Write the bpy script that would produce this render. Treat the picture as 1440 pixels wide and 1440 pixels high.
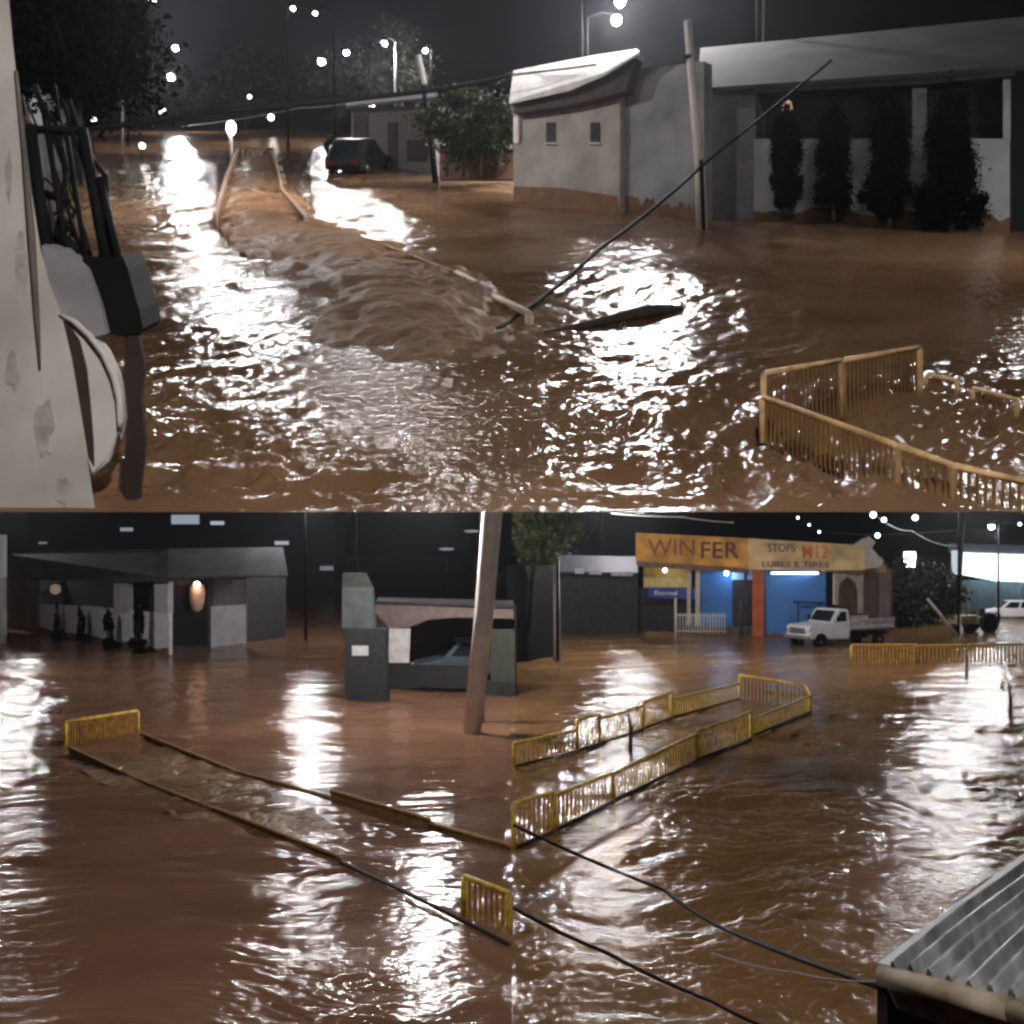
import bpy, bmesh, math, random
import numpy as np
from mathutils import Vector, Matrix

R = math.radians
random.seed(7)
sc = bpy.context.scene
COL = sc.collection
for o in list(bpy.data.objects):
    bpy.data.objects.remove(o)

# ------------------------------------------------------------------ camera
F = 1400.0            # focal length in pixels of the 1440 px photograph
CX, HOR = 720.0, 770.0
CAMZ = 5.8
cam_d = bpy.data.cameras.new('camera')
cam_d.sensor_width = 36
cam_d.lens = 36 * F / 1440
cam_d.shift_y = (HOR - 720) / 1440
cam_d.clip_start = 0.1
cam_d.clip_end = 2000
cam = bpy.data.objects.new('camera', cam_d)
cam.location = (0, 0, CAMZ)
cam.rotation_euler = (R(90), 0, 0)
COL.objects.link(cam)
sc.camera = cam

# ------------------------------------------------------------------ night sky
w = bpy.data.worlds.new('World')
sc.world = w
w.use_nodes = True
nt = w.node_tree
bg = nt.nodes['Background']
sky = nt.nodes.new('ShaderNodeTexSky')
sky.sky_type = 'NISHITA'
sky.sun_disc = False
sky.sun_elevation = R(-4)
sky.sun_rotation = R(200)
nt.links.new(sky.outputs[0], bg.inputs[0])
bg.inputs[1].default_value = 0.05
sun_d = bpy.data.lights.new('added_skyglow', 'SUN')  # faint unseen light added as ambient skyglow
sun_d.energy = 0.012
sun_d.angle = R(15)
sun_d.color = (0.8, 0.88, 1)
sun = bpy.data.objects.new('added_skyglow', sun_d)
sun.rotation_euler = (R(38), 0, R(20))
COL.objects.link(sun)

vs = sc.view_settings
vs.view_transform = 'Standard'
vs.look = 'None'
vs.exposure = -0.2
vs.gamma = 1
sc.cycles.use_denoising = True
sc.cycles.max_bounces = 5
sc.cycles.diffuse_bounces = 2
sc.cycles.glossy_bounces = 3
sc.cycles.sample_clamp_indirect = 3
sc.cycles.sample_clamp_direct = 0
sc.cycles.filter_width = 2.8
sc.cycles.caustics_reflective = False
sc.cycles.caustics_refractive = False

# ------------------------------------------------------------------ the two flooded grounds
HAZE = .00022
HU = 2.8                                  # camera height over the sloping street
SL = (HOR - 150) / F                      # its slope
KU, KL = HU * F, CAMZ * F
def P(x, y, Y):
    return Vector(((x - CX) / F * Y, Y, CAMZ + (HOR - y) / F * Y))
def zu(Y): return CAMZ - HU + SL * Y
def U(x, y): return P(x, y, KU / (y - 150))
def L(x, y): return P(x, y, KL / (y - HOR))

# ------------------------------------------------------------------ materials
MATS = {}
def mat(name, col, rough=0.7, metal=0.0, var=0.25, scale=3.0, bump=0.0, spec=0.4, dirt=None, stretch=(1, 1, 1), detail=6):
    if name in MATS: return MATS[name]
    m = bpy.data.materials.new(name); m.use_nodes = True
    n, l = m.node_tree.nodes, m.node_tree.links
    b = n['Principled BSDF']
    b.inputs['Roughness'].default_value = rough
    b.inputs['Metallic'].default_value = metal
    b.inputs['Specular IOR Level'].default_value = spec
    tc = n.new('ShaderNodeTexCoord'); mp = n.new('ShaderNodeMapping')
    mp.inputs['Scale'].default_value = stretch
    l.new(tc.outputs['Object'], mp.inputs[0])
    nz = n.new('ShaderNodeTexNoise'); nz.inputs['Scale'].default_value = scale; nz.inputs['Detail'].default_value = detail
    l.new(mp.outputs[0], nz.inputs[0])
    cr = n.new('ShaderNodeValToRGB')
    c2 = dirt if dirt else [c * (1 - var) for c in col]
    c1 = [min(1, c * (1 + var * .5)) for c in col]
    cr.color_ramp.elements[0].position = .3; cr.color_ramp.elements[1].position = .68
    cr.color_ramp.elements[0].color = (*c2, 1); cr.color_ramp.elements[1].color = (*c1, 1)
    l.new(nz.outputs[0], cr.inputs[0]); l.new(cr.outputs[0], b.inputs['Base Color'])
    if bump:
        bp = n.new('ShaderNodeBump'); bp.inputs['Strength'].default_value = bump; bp.inputs['Distance'].default_value = .05
        l.new(nz.outputs[0], bp.inputs['Height']); l.new(bp.outputs[0], b.inputs['Normal'])
    MATS[name] = m
    return m
def glow(name, col, strength):
    if name in MATS: return MATS[name]
    m = bpy.data.materials.new(name); m.use_nodes = True
    n, l = m.node_tree.nodes, m.node_tree.links
    n.remove(n['Principled BSDF'])
    e = n.new('ShaderNodeEmission'); e.inputs[0].default_value = (*col, 1); e.inputs[1].default_value = strength
    l.new(e.outputs[0], n['Material Output'].inputs[0])
    MATS[name] = m
    return m
def water_mat(name, c_dark, c_light, rough, bump, bscale, stretch, spec=.5):
    m = bpy.data.materials.new(name); m.use_nodes = True
    n, l = m.node_tree.nodes, m.node_tree.links
    b = n['Principled BSDF']
    b.inputs['Roughness'].default_value = rough
    b.inputs['IOR'].default_value = 1.33
    b.inputs['Specular IOR Level'].default_value = spec
    tc = n.new('ShaderNodeTexCoord')
    mp = n.new('ShaderNodeMapping'); mp.inputs['Scale'].default_value = stretch
    l.new(tc.outputs['Object'], mp.inputs[0])
    nz = n.new('ShaderNodeTexNoise'); nz.inputs['Scale'].default_value = .35; nz.inputs['Detail'].default_value = 7
    nz.inputs['Distortion'].default_value = .6
    l.new(mp.outputs[0], nz.inputs[0])
    cr = n.new('ShaderNodeValToRGB')
    cr.color_ramp.elements[0].position = .32; cr.color_ramp.elements[1].position = .7
    cr.color_ramp.elements[0].color = (*c_dark, 1); cr.color_ramp.elements[1].color = (*c_light, 1)
    l.new(nz.outputs[0], cr.inputs[0]); l.new(cr.outputs[0], b.inputs['Base Color'])
    mr = n.new('ShaderNodeMapRange'); mr.inputs['From Min'].default_value = .35; mr.inputs['From Max'].default_value = .7
    mr.inputs['To Min'].default_value = rough * .7; mr.inputs['To Max'].default_value = rough * 1.35
    l.new(nz.outputs[0], mr.inputs['Value']); l.new(mr.outputs[0], b.inputs['Roughness'])
    n2 = n.new('ShaderNodeTexNoise'); n2.inputs['Scale'].default_value = bscale; n2.inputs['Detail'].default_value = 3
    l.new(mp.outputs[0], n2.inputs[0])
    bp = n.new('ShaderNodeBump'); bp.inputs['Strength'].default_value = bump; bp.inputs['Distance'].default_value = .05
    l.new(n2.outputs[0], bp.inputs['Height']); l.new(bp.outputs[0], b.inputs['Normal'])
    return m

# ------------------------------------------------------------------ mesh helper
class MB:
    def __init__(s): s.bm = bmesh.new()
    def box(s, c, size, rot=None, bev=0):
        r = bmesh.ops.create_cube(s.bm, size=1)
        vs_ = r['verts']
        M = Matrix.Translation(Vector(c)) @ (rot.to_4x4() if rot else Matrix.Identity(4)) @ Matrix.Diagonal((*size, 1))
        bmesh.ops.transform(s.bm, matrix=M, verts=vs_)
        if bev:
            es = list({e for v in vs_ for e in v.link_edges})
            bmesh.ops.bevel(s.bm, geom=es, offset=bev, segments=2, affect='EDGES', profile=.6)
        return s
    def prism(s, pts, vec):
        """polygon pts (3D) extruded by vec"""
        a = [s.bm.verts.new(p) for p in pts]
        b = [s.bm.verts.new(Vector(p) + vec) for p in pts]
        k = len(pts)
        s.bm.faces.new(a); s.bm.faces.new(b[::-1])
        for i in range(k):
            s.bm.faces.new((a[i], b[i], b[(i + 1) % k], a[(i + 1) % k]))
        return s
    def tube(s, pts, rad, n=8, cap=True):
        pts = [Vector(p) for p in pts]
        rads = rad if isinstance(rad, (list, tuple)) else [rad] * len(pts)
        rings = []
        for i, p in enumerate(pts):
            d = (pts[min(i + 1, len(pts) - 1)] - pts[max(i - 1, 0)])
            d = d.normalized() if d.length else Vector((0, 0, 1))
            up = Vector((0, 0, 1)) if abs(d.z) < .95 else Vector((1, 0, 0))
            u = d.cross(up).normalized(); v = d.cross(u)
            rings.append([s.bm.verts.new(p + (u * math.cos(t) + v * math.sin(t)) * rads[i]) for t in [2 * math.pi * k / n for k in range(n)]])
        for a, b in zip(rings, rings[1:]):
            for k in range(n):
                f = s.bm.faces.new((a[k], a[(k + 1) % n], b[(k + 1) % n], b[k])); f.smooth = True
        if cap:
            s.bm.faces.new(rings[0][::-1]); s.bm.faces.new(rings[-1])
        return s
    def lathe(s, prof, c=(0, 0, 0), n=20, rot=None):
        """prof: list of (r, z)"""
        c = Vector(c); rings = []
        for r, z in prof:
            ring = []
            for k in range(n):
                t = 2 * math.pi * k / n
                v = Vector((r * math.cos(t), r * math.sin(t), z))
                if rot: v = rot @ v
                ring.append(s.bm.verts.new(c + v))
            rings.append(ring)
        for a, b in zip(rings, rings[1:]):
            for k in range(n):
                f = s.bm.faces.new((a[k], a[(k + 1) % n], b[(k + 1) % n], b[k])); f.smooth = True
        s.bm.faces.new(rings[0][::-1]); s.bm.faces.new(rings[-1])
        return s
    def ball(s, c, r, sub=2):
        rr = r if isinstance(r, (tuple, list)) else (r, r, r)
        res = bmesh.ops.create_icosphere(s.bm, subdivisions=sub, radius=1)
        bmesh.ops.transform(s.bm, matrix=Matrix.Translation(Vector(c)) @ Matrix.Diagonal((*rr, 1)), verts=res['verts'])
        for v in res['verts']:
            for f in v.link_faces: f.smooth = True
        return s
    def build(s, name, m, parent=None, origin=None):
        bmesh.ops.recalc_face_normals(s.bm, faces=s.bm.faces)
        if origin is not None:
            bmesh.ops.translate(s.bm, vec=-Vector(origin), verts=s.bm.verts)
        me = bpy.data.meshes.new(name); s.bm.to_mesh(me); s.bm.free()
        me.materials.append(m)
        o = bpy.data.objects.new(name, me); COL.objects.link(o)
        if parent is not None: o.parent = parent
        elif origin is not None: o.location = origin
        return o

def tag(o, label=None, cat=None, group=None, kind=None):
    if label: o['label'] = label
    if cat: o['category'] = cat
    if group: o['group'] = group
    if kind: o['kind'] = kind
    return o

class Thing:
    """an Empty at the thing's base; its parts are written in world coordinates (local=False) or in its own frame"""
    def __init__(s, name, label, cat, loc, rz=0, group=None, local=False):
        s.o = bpy.data.objects.new(name, None); COL.objects.link(s.o)
        s.o.empty_display_size = .3
        s.o.location = loc; s.o.rotation_euler = (0, 0, rz)
        tag(s.o, label, cat, group)
        s.loc = Vector(loc); s.local = local
    def add(s, name, mb, m, parent=None, label=None):
        o = mb.build(name, m, parent or s.o, None if s.local else s.loc)
        if label: o['label'] = label
        return o
    def text(s, name, body, pos, yaw, size, m, parent, ext=.02, sx=1.0):
        cu = bpy.data.curves.new(name, 'FONT'); cu.body = body; cu.size = size; cu.extrude = ext
        cu.align_x = 'CENTER'; cu.align_y = 'CENTER'; cu.offset = .007 * size
        cu.materials.append(m)
        t_ = bpy.data.objects.new('t', cu)
        me = bpy.data.meshes.new_from_object(t_); me.name = name
        bpy.data.objects.remove(t_); bpy.data.curves.remove(cu)
        o = bpy.data.objects.new(name, me); COL.objects.link(o)
        o.parent = parent or s.o
        o.location = Vector(pos) - s.loc; o.rotation_euler = (R(90), 0, yaw); o.scale = (sx, 1, 1)
        return o

def on_slope(th, rz):
    th.o.rotation_euler = (Matrix.Rotation(math.atan(SL), 3, 'X') @ Matrix.Rotation(rz, 3, 'Z')).to_euler()

class Wall:
    """a vertical plane through two base points: turns a pixel into a point on it"""
    def __init__(s, A, B):
        s.A = Vector(A); s.B = Vector(B)
        d = Vector((B[0] - A[0], B[1] - A[1], 0)).normalized()
        s.d = d; s.n = Vector((d.y, -d.x, 0))            # towards the camera
        if s.n.y > 0: s.n = -s.n
        s.yaw = math.atan2(d.y, d.x)
    def pt(s, x, y, off=0):
        A = s.A + s.n * off
        dr = Vector(((x - CX) / F, 1, (HOR - y) / F))
        t = (A - Vector((0, 0, CAMZ))).dot(s.n) / dr.dot(s.n)
        return Vector((0, 0, CAMZ)) + dr * t
    def tide(s, x0, x1, ya, yb, hpx, off, seed):
        """an uneven mud line left on the foot of a wall; ya and yb are the base rows at its ends"""
        rnd = random.Random(seed); n = 26; top = []
        for k in range(n + 1):
            f = k / n
            top.append((x0 + (x1 - x0) * f, ya + (yb - ya) * f - hpx * rnd.uniform(.55, 1.15)))
        return s.poly(top + [(x1, yb + 6), (x0, ya + 6)], off, .008)
    def poly(s, pts, off, thick, mb=None):
        mb = mb or MB()
        return mb.prism([s.pt(x, y, off) for x, y in pts], s.n * -thick)
    def rect(s, x0, y0, x1, y1, off, thick, mb=None):
        return s.poly([(x0, y0), (x1, y0), (x1, y1), (x0, y1)], off, thick, mb)

def dup(root, loc, rz=None, label=None):
    r = root.copy(); COL.objects.link(r); r.location = loc
    if rz is not None: r.rotation_euler = (0, 0, rz)
    if label: r['label'] = label
    for ch in list(root.children):
        c = ch.copy(); COL.objects.link(c); c.parent = r
        for g in list(ch.children):
            d = g.copy(); COL.objects.link(d); d.parent = c
    return r

# ------------------------------------------------------------------ colours
M_conc = mat('pale_concrete', (.42, .39, .37), .85, var=.35, scale=2.5, bump=.2)
M_darkmetal = mat('dark_metal', (.012, .012, .013), .7, spec=.1)
M_lamppole = mat('black_pole', (.004, .004, .0045), .9, spec=.02)
M_tide = mat('mud_tide_line', (.16, .09, .05), .9, var=.4, scale=2)
M_panel = mat('muddy_panel', (.22, .12, .035), .7, var=.4, scale=4, dirt=(.13, .06, .02))
M_black = mat('black_rubber', (.005, .005, .006), .7, spec=.2)
M_galv = mat('galvanised', (.4, .41, .42), .45, metal=.6)
M_yellow = mat('yellow_paint', (.88, .58, .04), .5, var=.4, scale=6, dirt=(.4, .22, .06))
M_ochre = mat('muddy_yellow_paint', (.55, .3, .05), .6, var=.4, scale=5, dirt=(.25, .12, .035))
M_base = mat('rusty_base_bar', (.03, .022, .018), .7)
M_bconc = mat('bright_concrete', (.66, .6, .56), .85, var=.2, scale=2, bump=.2)
M_white = mat('white_plaster', (.72, .68, .62), .85, var=.18, scale=1.5, bump=.15)
M_grey = mat('grey_plaster', (.42, .42, .43), .85, var=.2, scale=1.2, bump=.15)
M_dgrey = mat('dark_grey_plaster', (.11, .11, .115), .85, var=.3, scale=1.2)
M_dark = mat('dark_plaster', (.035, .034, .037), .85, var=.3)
M_roofg = mat('grey_roof_sheet', (.06, .06, .063), .9, spec=.08, var=.3, scale=1.0, stretch=(1, .3, 1))
M_roofw = mat('pale_roof_sheet', (.62, .6, .58), .6, var=.25, scale=1.3, stretch=(3, .3, 1))
M_brown = mat('brown_plaster', (.2, .12, .09), .85, var=.3)
M_bark = mat('bark', (.09, .065, .045), .9, bump=.5, scale=8)
M_leaf = mat('leaf', (.06, .085, .025), .6, var=.5, scale=2)
M_leafd = mat('dark_leaf', (.016, .022, .012), .7, var=.5, scale=2)
M_glass = mat('dark_glass', (.02, .025, .03), .08, spec=.6)
M_carw = mat('white_car_paint', (.75, .76, .78), .3, var=.1, scale=1.5)
M_chrome = mat('grey_trim', (.35, .35, .36), .35, metal=.7)
M_lamphead = mat('lamp_housing', (.25, .25, .26), .5)
G_lamp = glow('lamp_lens', (1, .97, .98), 2600)
G_lamp2 = glow('lamp_lens_far', (1, .97, .95), 260)
G_dim = glow('porch_bulb', (1, .93, .85), 14)
G_dim2 = glow('cool_bulb', (.8, .88, 1), 12)
G_warm = glow('warm_lantern', (1, .68, .45), .75)

# ------------------------------------------------------------------ ground and water
def noise2(x, y, seed):
    rs = np.random.RandomState(seed)
    N = 512
    g = rs.rand(N, N) * 2 * np.pi
    gx, gy = np.cos(g), np.sin(g)
    xi = np.floor(x).astype(int); yi = np.floor(y).astype(int)
    xf = x - xi; yf = y - yi
    u = xf ** 3 * (xf * (xf * 6 - 15) + 10); v = yf ** 3 * (yf * (yf * 6 - 15) + 10)
    def d(ix, iy, fx, fy):
        a = ix % N; b = iy % N
        return gx[a, b] * fx + gy[a, b] * fy
    n00 = d(xi, yi, xf, yf); n10 = d(xi + 1, yi, xf - 1, yf)
    n01 = d(xi, yi + 1, xf, yf - 1); n11 = d(xi + 1, yi + 1, xf - 1, yf - 1)
    return (n00 * (1 - u) + n10 * u) * (1 - v) + (n01 * (1 - u) + n11 * u) * v

def grid_mesh(name, X, Y, Z, m):
    nr, nc = X.shape
    co = np.stack([X, Y, Z], -1).reshape(-1, 3).astype(np.float32)
    i = np.arange(nr * nc).reshape(nr, nc)
    q = np.stack([i[:-1, :-1], i[:-1, 1:], i[1:, 1:], i[1:, :-1]], -1).reshape(-1, 4)
    me = bpy.data.meshes.new(name)
    me.vertices.add(len(co)); me.vertices.foreach_set('co', co.ravel())
    me.loops.add(q.size); me.loops.foreach_set('vertex_index', q.ravel().astype(np.int32))
    me.polygons.add(len(q)); me.polygons.foreach_set('loop_start', (np.arange(len(q)) * 4).astype(np.int32))
    me.polygons.foreach_set('use_smooth', np.ones(len(q), dtype=bool))
    me.update(calc_edges=True); me.materials.append(m)
    o = bpy.data.objects.new(name, me); COL.objects.link(o)
    return o

def waves(X, Y, octs, seed, ridge=0.0):
    """octs: (length across, length along, amplitude)"""
    wx = noise2(X / 3.1, Y / 4.3, seed + 50) * 1.2
    wy = noise2(X / 3.7, Y / 3.3, seed + 51) * 1.2
    h = 0
    for k, (lx, ly, ang, a) in enumerate(octs):
        c, s_ = math.cos(R(ang)), math.sin(R(ang))
        xx, yy = (X + wx) * c + (Y + wy) * s_, -(X + wx) * s_ + (Y + wy) * c
        n = noise2(xx / lx + 91.3 * k, yy / ly + 37.1 * k, seed + k)
        rd = .55 - 2.2 * np.sqrt(n * n + .004)           # sharp crests, round troughs
        h = h + a * ((1 - ridge) * n + ridge * rd)
    return h

# sloping street of the upper view
YN, YF = KU / 570.0, 260.0
nr, nc = 560, 760
t = np.linspace(0, 1, nr)
rows = 570.0 + (KU / YF - 570.0) * t          # pixel offset under its horizon, only sets how fine the mesh is
Yr = KU / rows
xs = np.linspace(-1.5, 1.5, nc) * (720 / F)
X = xs[None, :] * Yr[:, None]; Yg = np.repeat(Yr[:, None], nc, 1)
amp = np.clip((Yg - YN) / .5, 0, 1) * np.clip(1.15 - Yg / 260, .4, 1)
h = waves(X, Yg, [(4.5, 2.2, 12, .14), (1.5, 1.0, 25, .12), (.75, .42, 30, .075), (.34, .2, 35, .038), (.17, .11, 25, .021), (.095, .07, 30, .008)], 3, .4)
patch = np.clip(.75 + 1.1 * noise2(X / 2.6, Yg / 3.4, 77), .3, 1.4)
patch = patch * (1 + 1.3 * np.clip((11 - Yg) / 2.0, 0, 1) * np.clip((X + 4.5) / 1.2, 0, 1))
# the sheet of water running over the kerbs of the median is smooth
xc = np.interp(Yg, [7, 9.6, 14, 20, 26, 40, 70], [-.2, -.95, -2.3, -4.2, -6.2, -11, -19.5])
hwid = np.interp(Yg, [7, 9.6, 14, 20, 26, 40, 70], [.5, 1.0, 1.6, 1.9, 1.3, 1.2, 1.4])
patch = patch * (1 - .85 * np.exp(-np.abs((X - xc) / hwid) ** 3))
calm = np.clip((X - (1.2 + .32 * (Yg - 7))) / 1.5, 0, 1) * np.clip((Yg - 9.5) / 3, 0, 1)
patch = patch * (1 - .7 * calm)
hump = np.exp(-np.abs((X - xc) / (hwid * .8)) ** 2.5) * np.clip((Yg - 8.6) / 3, 0, 1)
hump = hump * (.05 + .03 * noise2(X / 1.7, Yg / 2.6, 90)) * np.clip(1.6 - Yg / 70, 0, 1)
Zg = CAMZ - HU + SL * Yg + h * amp * patch + hump
M_wu = water_mat('brown_flood_water', (.15, .082, .042), (.27, .16, .085), .13, .45, 9, (1, 1, 1))
tag(grid_mesh('sloping_flood_water', X, Yg, Zg, M_wu), kind='structure')
# the hillside under that street
mb = MB()
for xw in (80,):
    prof = [(YN + .35, zu(YN + .35) - .12), (YN + 1.5, zu(YN + 1.5) - .42), (YF, zu(YF) - 1.4), (YF, zu(YF) - 2.2), (YN + 1.6, zu(YN + 1.6) - .52), (YN + .55, zu(YN + .55) - .2)]
    mb.prism([Vector((-xw, a, b)) for a, b in prof], Vector((2 * xw, 0, 0)))
tag(mb.build('hillside', mat('dark_soil', (.012, .010, .009), .95, bump=.3)), kind='structure')

# level street of the lower views: redder, streaky water on one side, browner and choppier water on the other
def level(name, sgn, octs, seed, m, nc, patch_len, lo):
    nr = 640
    t = np.linspace(0, 1, nr)
    rows = 760.0 + (KL / 240.0 - 760.0) * t
    Yr = KL / rows
    xs = np.linspace(0, 1.45, nc) * (720 / F)
    xs = xs * sgn
    X = xs[None, :] * Yr[:, None]; Yg = np.repeat(Yr[:, None], nc, 1)
    h = waves(X, Yg, octs, seed, .25)
    patch = np.clip(.75 + 1.2 * noise2(X / patch_len, Yg / patch_len / 1.4, seed + 20), lo, 1.5)
    edge = np.clip(np.abs(X) / .15, 0.0, 1)
    Z = h * np.clip(1.1 - Yg / 260, .4, 1) * patch * edge
    return tag(grid_mesh(name, X, Yg, Z, m), kind='structure')
def silt_strip(name, pts, fn, hgt, m, seed, na=380, nb=100):
    """a band of thick silty water piling over the kerbs: pts are (row, left, right) on the photograph"""
    ys = [p[0] for p in pts]
    t = np.linspace(0, 1, na); A = []
    kk = 1 / (np.array(ys) - (150 if fn is U else HOR))
    tt = np.interp(t, np.linspace(0, 1, len(ys)), ys)
    xl = np.interp(tt, ys, [p[1] for p in pts]) ; xr = np.interp(tt, ys, [p[2] for p in pts])
    X = np.zeros((na, nb)); Y = np.zeros((na, nb)); Z = np.zeros((na, nb))
    v = np.linspace(-1, 1, nb)
    for i in range(na):
        a, b = fn(xl[i], tt[i]), fn(xr[i], tt[i])
        X[i] = a.x + (b.x - a.x) * (v * .5 + .5); Y[i] = a.y + (b.y - a.y) * (v * .5 + .5); Z[i] = a.z + (b.z - a.z) * (v * .5 + .5)
    e = np.abs(v)[None, :] + .75 * noise2(X / .9, Y / 1.9, seed) + .45 * noise2(X / .35, Y / .6, seed + 1)
    end = np.clip(t / .06, 0, 1) * np.clip((1 - t) / .38, 0, 1) ** 1.3
    prof = 1 - np.clip(e, 0, 1.5) ** 1.7
    rough_ = .9 * waves(X, Y, [(.9, .6, 28, .07), (.42, .24, 34, .055), (.2, .12, 24, .034), (.1, .07, 30, .014)], seed + 2, .35)
    Z = Z + hgt * prof * end[:, None] - .14 * (1 - end[:, None]) + rough_
    return tag(grid_mesh(name, X, Y, Z, m), kind='structure')
M_silt = water_mat('silty_water', (.15, .075, .034), (.33, .18, .085), .5, .6, 6, (1, 1, 1), .05)
silt_strip('silty_median_flow', [(205, 334, 388), (260, 316, 404), (310, 300, 452), (350, 322, 580), (400, 392, 690), (450, 440, 735), (500, 440, 735), (560, 450, 730), (640, 480, 700)], U, .2, M_silt, 140)
M_silt2 = water_mat('tan_silty_water', (.13, .073, .036), (.24, .14, .062), .4, .6, 6, (.7, 1.3, 1), .2)
silt_strip('tan_median_flow', [(1052, 86, 215), (1075, 96, 300), (1100, 140, 370), (1130, 210, 420), (1160, 270, 470), (1190, 340, 530), (1225, 420, 560)], L, .04, M_silt2, 150)
M_wl = water_mat('red_brown_flood_water', (.155, .076, .045), (.22, .115, .068), .12, .4, 8, (.6, 1.4, 1))
M_wr = water_mat('mud_brown_flood_water', (.16, .083, .033), (.22, .122, .052), .1, .45, 10, (1, 1, 1))
level('red_brown_flood_water', -1, [(5.5, 1.9, -4, .12), (3.2, 1.3, -8, .12), (1.6, .5, 5, .07), (.9, .24, 0, .036), (.5, .13, 0, .026), (.26, .08, 3, .012)], 11, M_wl, 470, 4.0, .25)
level('mud_brown_flood_water', 1, [(4.6, 2.0, 6, .15), (2.2, 1.3, 12, .12), (1.0, .6, 20, .06), (.5, .36, 10, .044), (.24, .18, 20, .036), (.13, .1, 20, .02)], 31, M_wr, 470, 3.5, .25)
mb = MB(); mb.box((0, 300, -.8), (900, 800, .8))
tag(mb.build('ground', mat('wet_soil', (.05, .03, .02), .9)), kind='structure')

# wet night air
hz = bpy.data.materials.new('night_haze'); hz.use_nodes = True
n_, l_ = hz.node_tree.nodes, hz.node_tree.links
n_.remove(n_['Principled BSDF'])
pv = n_.new('ShaderNodeVolumePrincipled'); pv.inputs['Density'].default_value = HAZE
pv.inputs['Color'].default_value = (.85, .9, 1, 1); pv.inputs['Anisotropy'].default_value = .8
l_.new(pv.outputs[0], n_['Material Output'].inputs['Volume'])
mb = MB(); mb.box((0, 130, 62), (420, 300, 128))
tag(mb.build('haze', hz), kind='stuff')

# ------------------------------------------------------------------ foliage, poles, lamps, railings
def foliage(mb, c, rad, n, leaf, seed, clumps=26, droop=0, xmin=None):
    rnd = random.Random(seed); c = Vector(c)
    cl = []
    for _ in range(clumps):
        while True:
            v = Vector((rnd.uniform(-1, 1), rnd.uniform(-1, 1), rnd.uniform(-1, 1)))
            if .25 < v.length < 1: break
        cl.append((Vector((v.x * rad[0], v.y * rad[1], v.z * rad[2])) * .85, rnd.uniform(.22, .42)))
    for i in range(n):
        o, s_ = cl[rnd.randrange(clumps)]
        p = c + o + Vector((rnd.gauss(0, .5) * s_ * rad[0], rnd.gauss(0, .5) * s_ * rad[1], rnd.gauss(0, .5) * s_ * rad[2] - droop * rnd.random()))
        if xmin is not None and p.x < xmin: continue
        a = Vector((rnd.gauss(0, 1), rnd.gauss(0, 1), rnd.gauss(0, 1))).normalized()
        b = a.orthogonal().normalized()
        b = Matrix.Rotation(rnd.random() * 6.28, 3, a) @ b
        q = a.cross(b); sz = leaf * rnd.uniform(.6, 1.3)
        mb.bm.faces.new([mb.bm.verts.new(p + b * sz), mb.bm.verts.new(p + q * sz * .5), mb.bm.verts.new(p - b * sz), mb.bm.verts.new(p - q * sz * .5)])
    return mb

def tree(name, label, base, hgt, rad, n, leaf, seed, m=None, crown_c=None, lean=(0, 0), group=None, bark=None, xmin=None, trunk_r=.16, clumps=26, category='tree'):
    th = Thing(name, label, category, base, group=group)
    b = Vector(base); cc = Vector(crown_c) if crown_c else b + Vector((lean[0], lean[1], hgt))
    tb = MB()
    tb.tube([b - Vector((0, 0, .3)), b.lerp(cc, .35) + Vector((.06, 0, 0)), b.lerp(cc, .75), cc], [trunk_r, trunk_r * .8, trunk_r * .6, trunk_r * .25])
    rnd = random.Random(seed)
    for k in range(6):
        s0 = b.lerp(cc, .5 + .07 * k); a = rnd.random() * 6.28
        e = cc + Vector((math.cos(a) * rad[0] * .7, math.sin(a) * rad[1] * .7, rnd.uniform(-.3, .5) * rad[2]))
        tb.tube([s0, s0.lerp(e, .5) + Vector((0, 0, .1 * rad[2])), e], [trunk_r * .45, trunk_r * .3, trunk_r * .1], n=6)
    th.add('trunk', tb, bark or M_bark)
    th.add('crown', foliage(MB(), cc, rad, n, leaf, seed, clumps, xmin=xmin), m or M_leaf)
    return th

def lens_mat(I, hr, tint=(1, .96, .95)):
    return glow('lamp_lens_%d_%d' % (I, hr * 100), tint, I / (1.6 * hr * hr))
def lamp_post(base, head, label, lens=None, group=None, r=.09, hr=.17, name='street_lamp', I=300, pole=None):
    """pole at base, arm reaching to the head"""
    base = Vector(base); head = Vector(head)
    th = Thing(name, label, 'street lamp', base, group=group)
    top = Vector((base.x, base.y, head.z + .15))
    th.add('pole', MB().tube([base - Vector((0, 0, .4)), base.lerp(top, .5), top], [r, r * .85, r * .6]), pole or M_lamppole)
    hd = Vector((head.x, head.y, top.z + .05))
    arm = MB()
    if (hd - top).length > .25:
        arm.tube([top, top.lerp(hd, .5) + Vector((0, 0, .25)), hd + Vector((0, 0, .05))], [r * .5, r * .45, r * .4], n=6)
        th.add('arm', arm, pole or M_lamppole)
    hb = MB(); hb.lathe([(.02, .17), (hr * .8, .13), (hr * 1.15, .03), (hr * 1.15, 0), (hr * .9, -.01)], hd - Vector((0, 0, .1)), n=12)
    h_ = th.add('lamp_head', hb, M_lamphead)
    lb = MB(); lb.lathe([(hr * .85, 0), (hr * .8, -hr * .5), (hr * .45, -hr * .9), (.01, -hr)], hd - Vector((0, 0, .115)), n=10)
    th.add('lens', lb, lens or lens_mat(I, hr), parent=h_)
    return th

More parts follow.
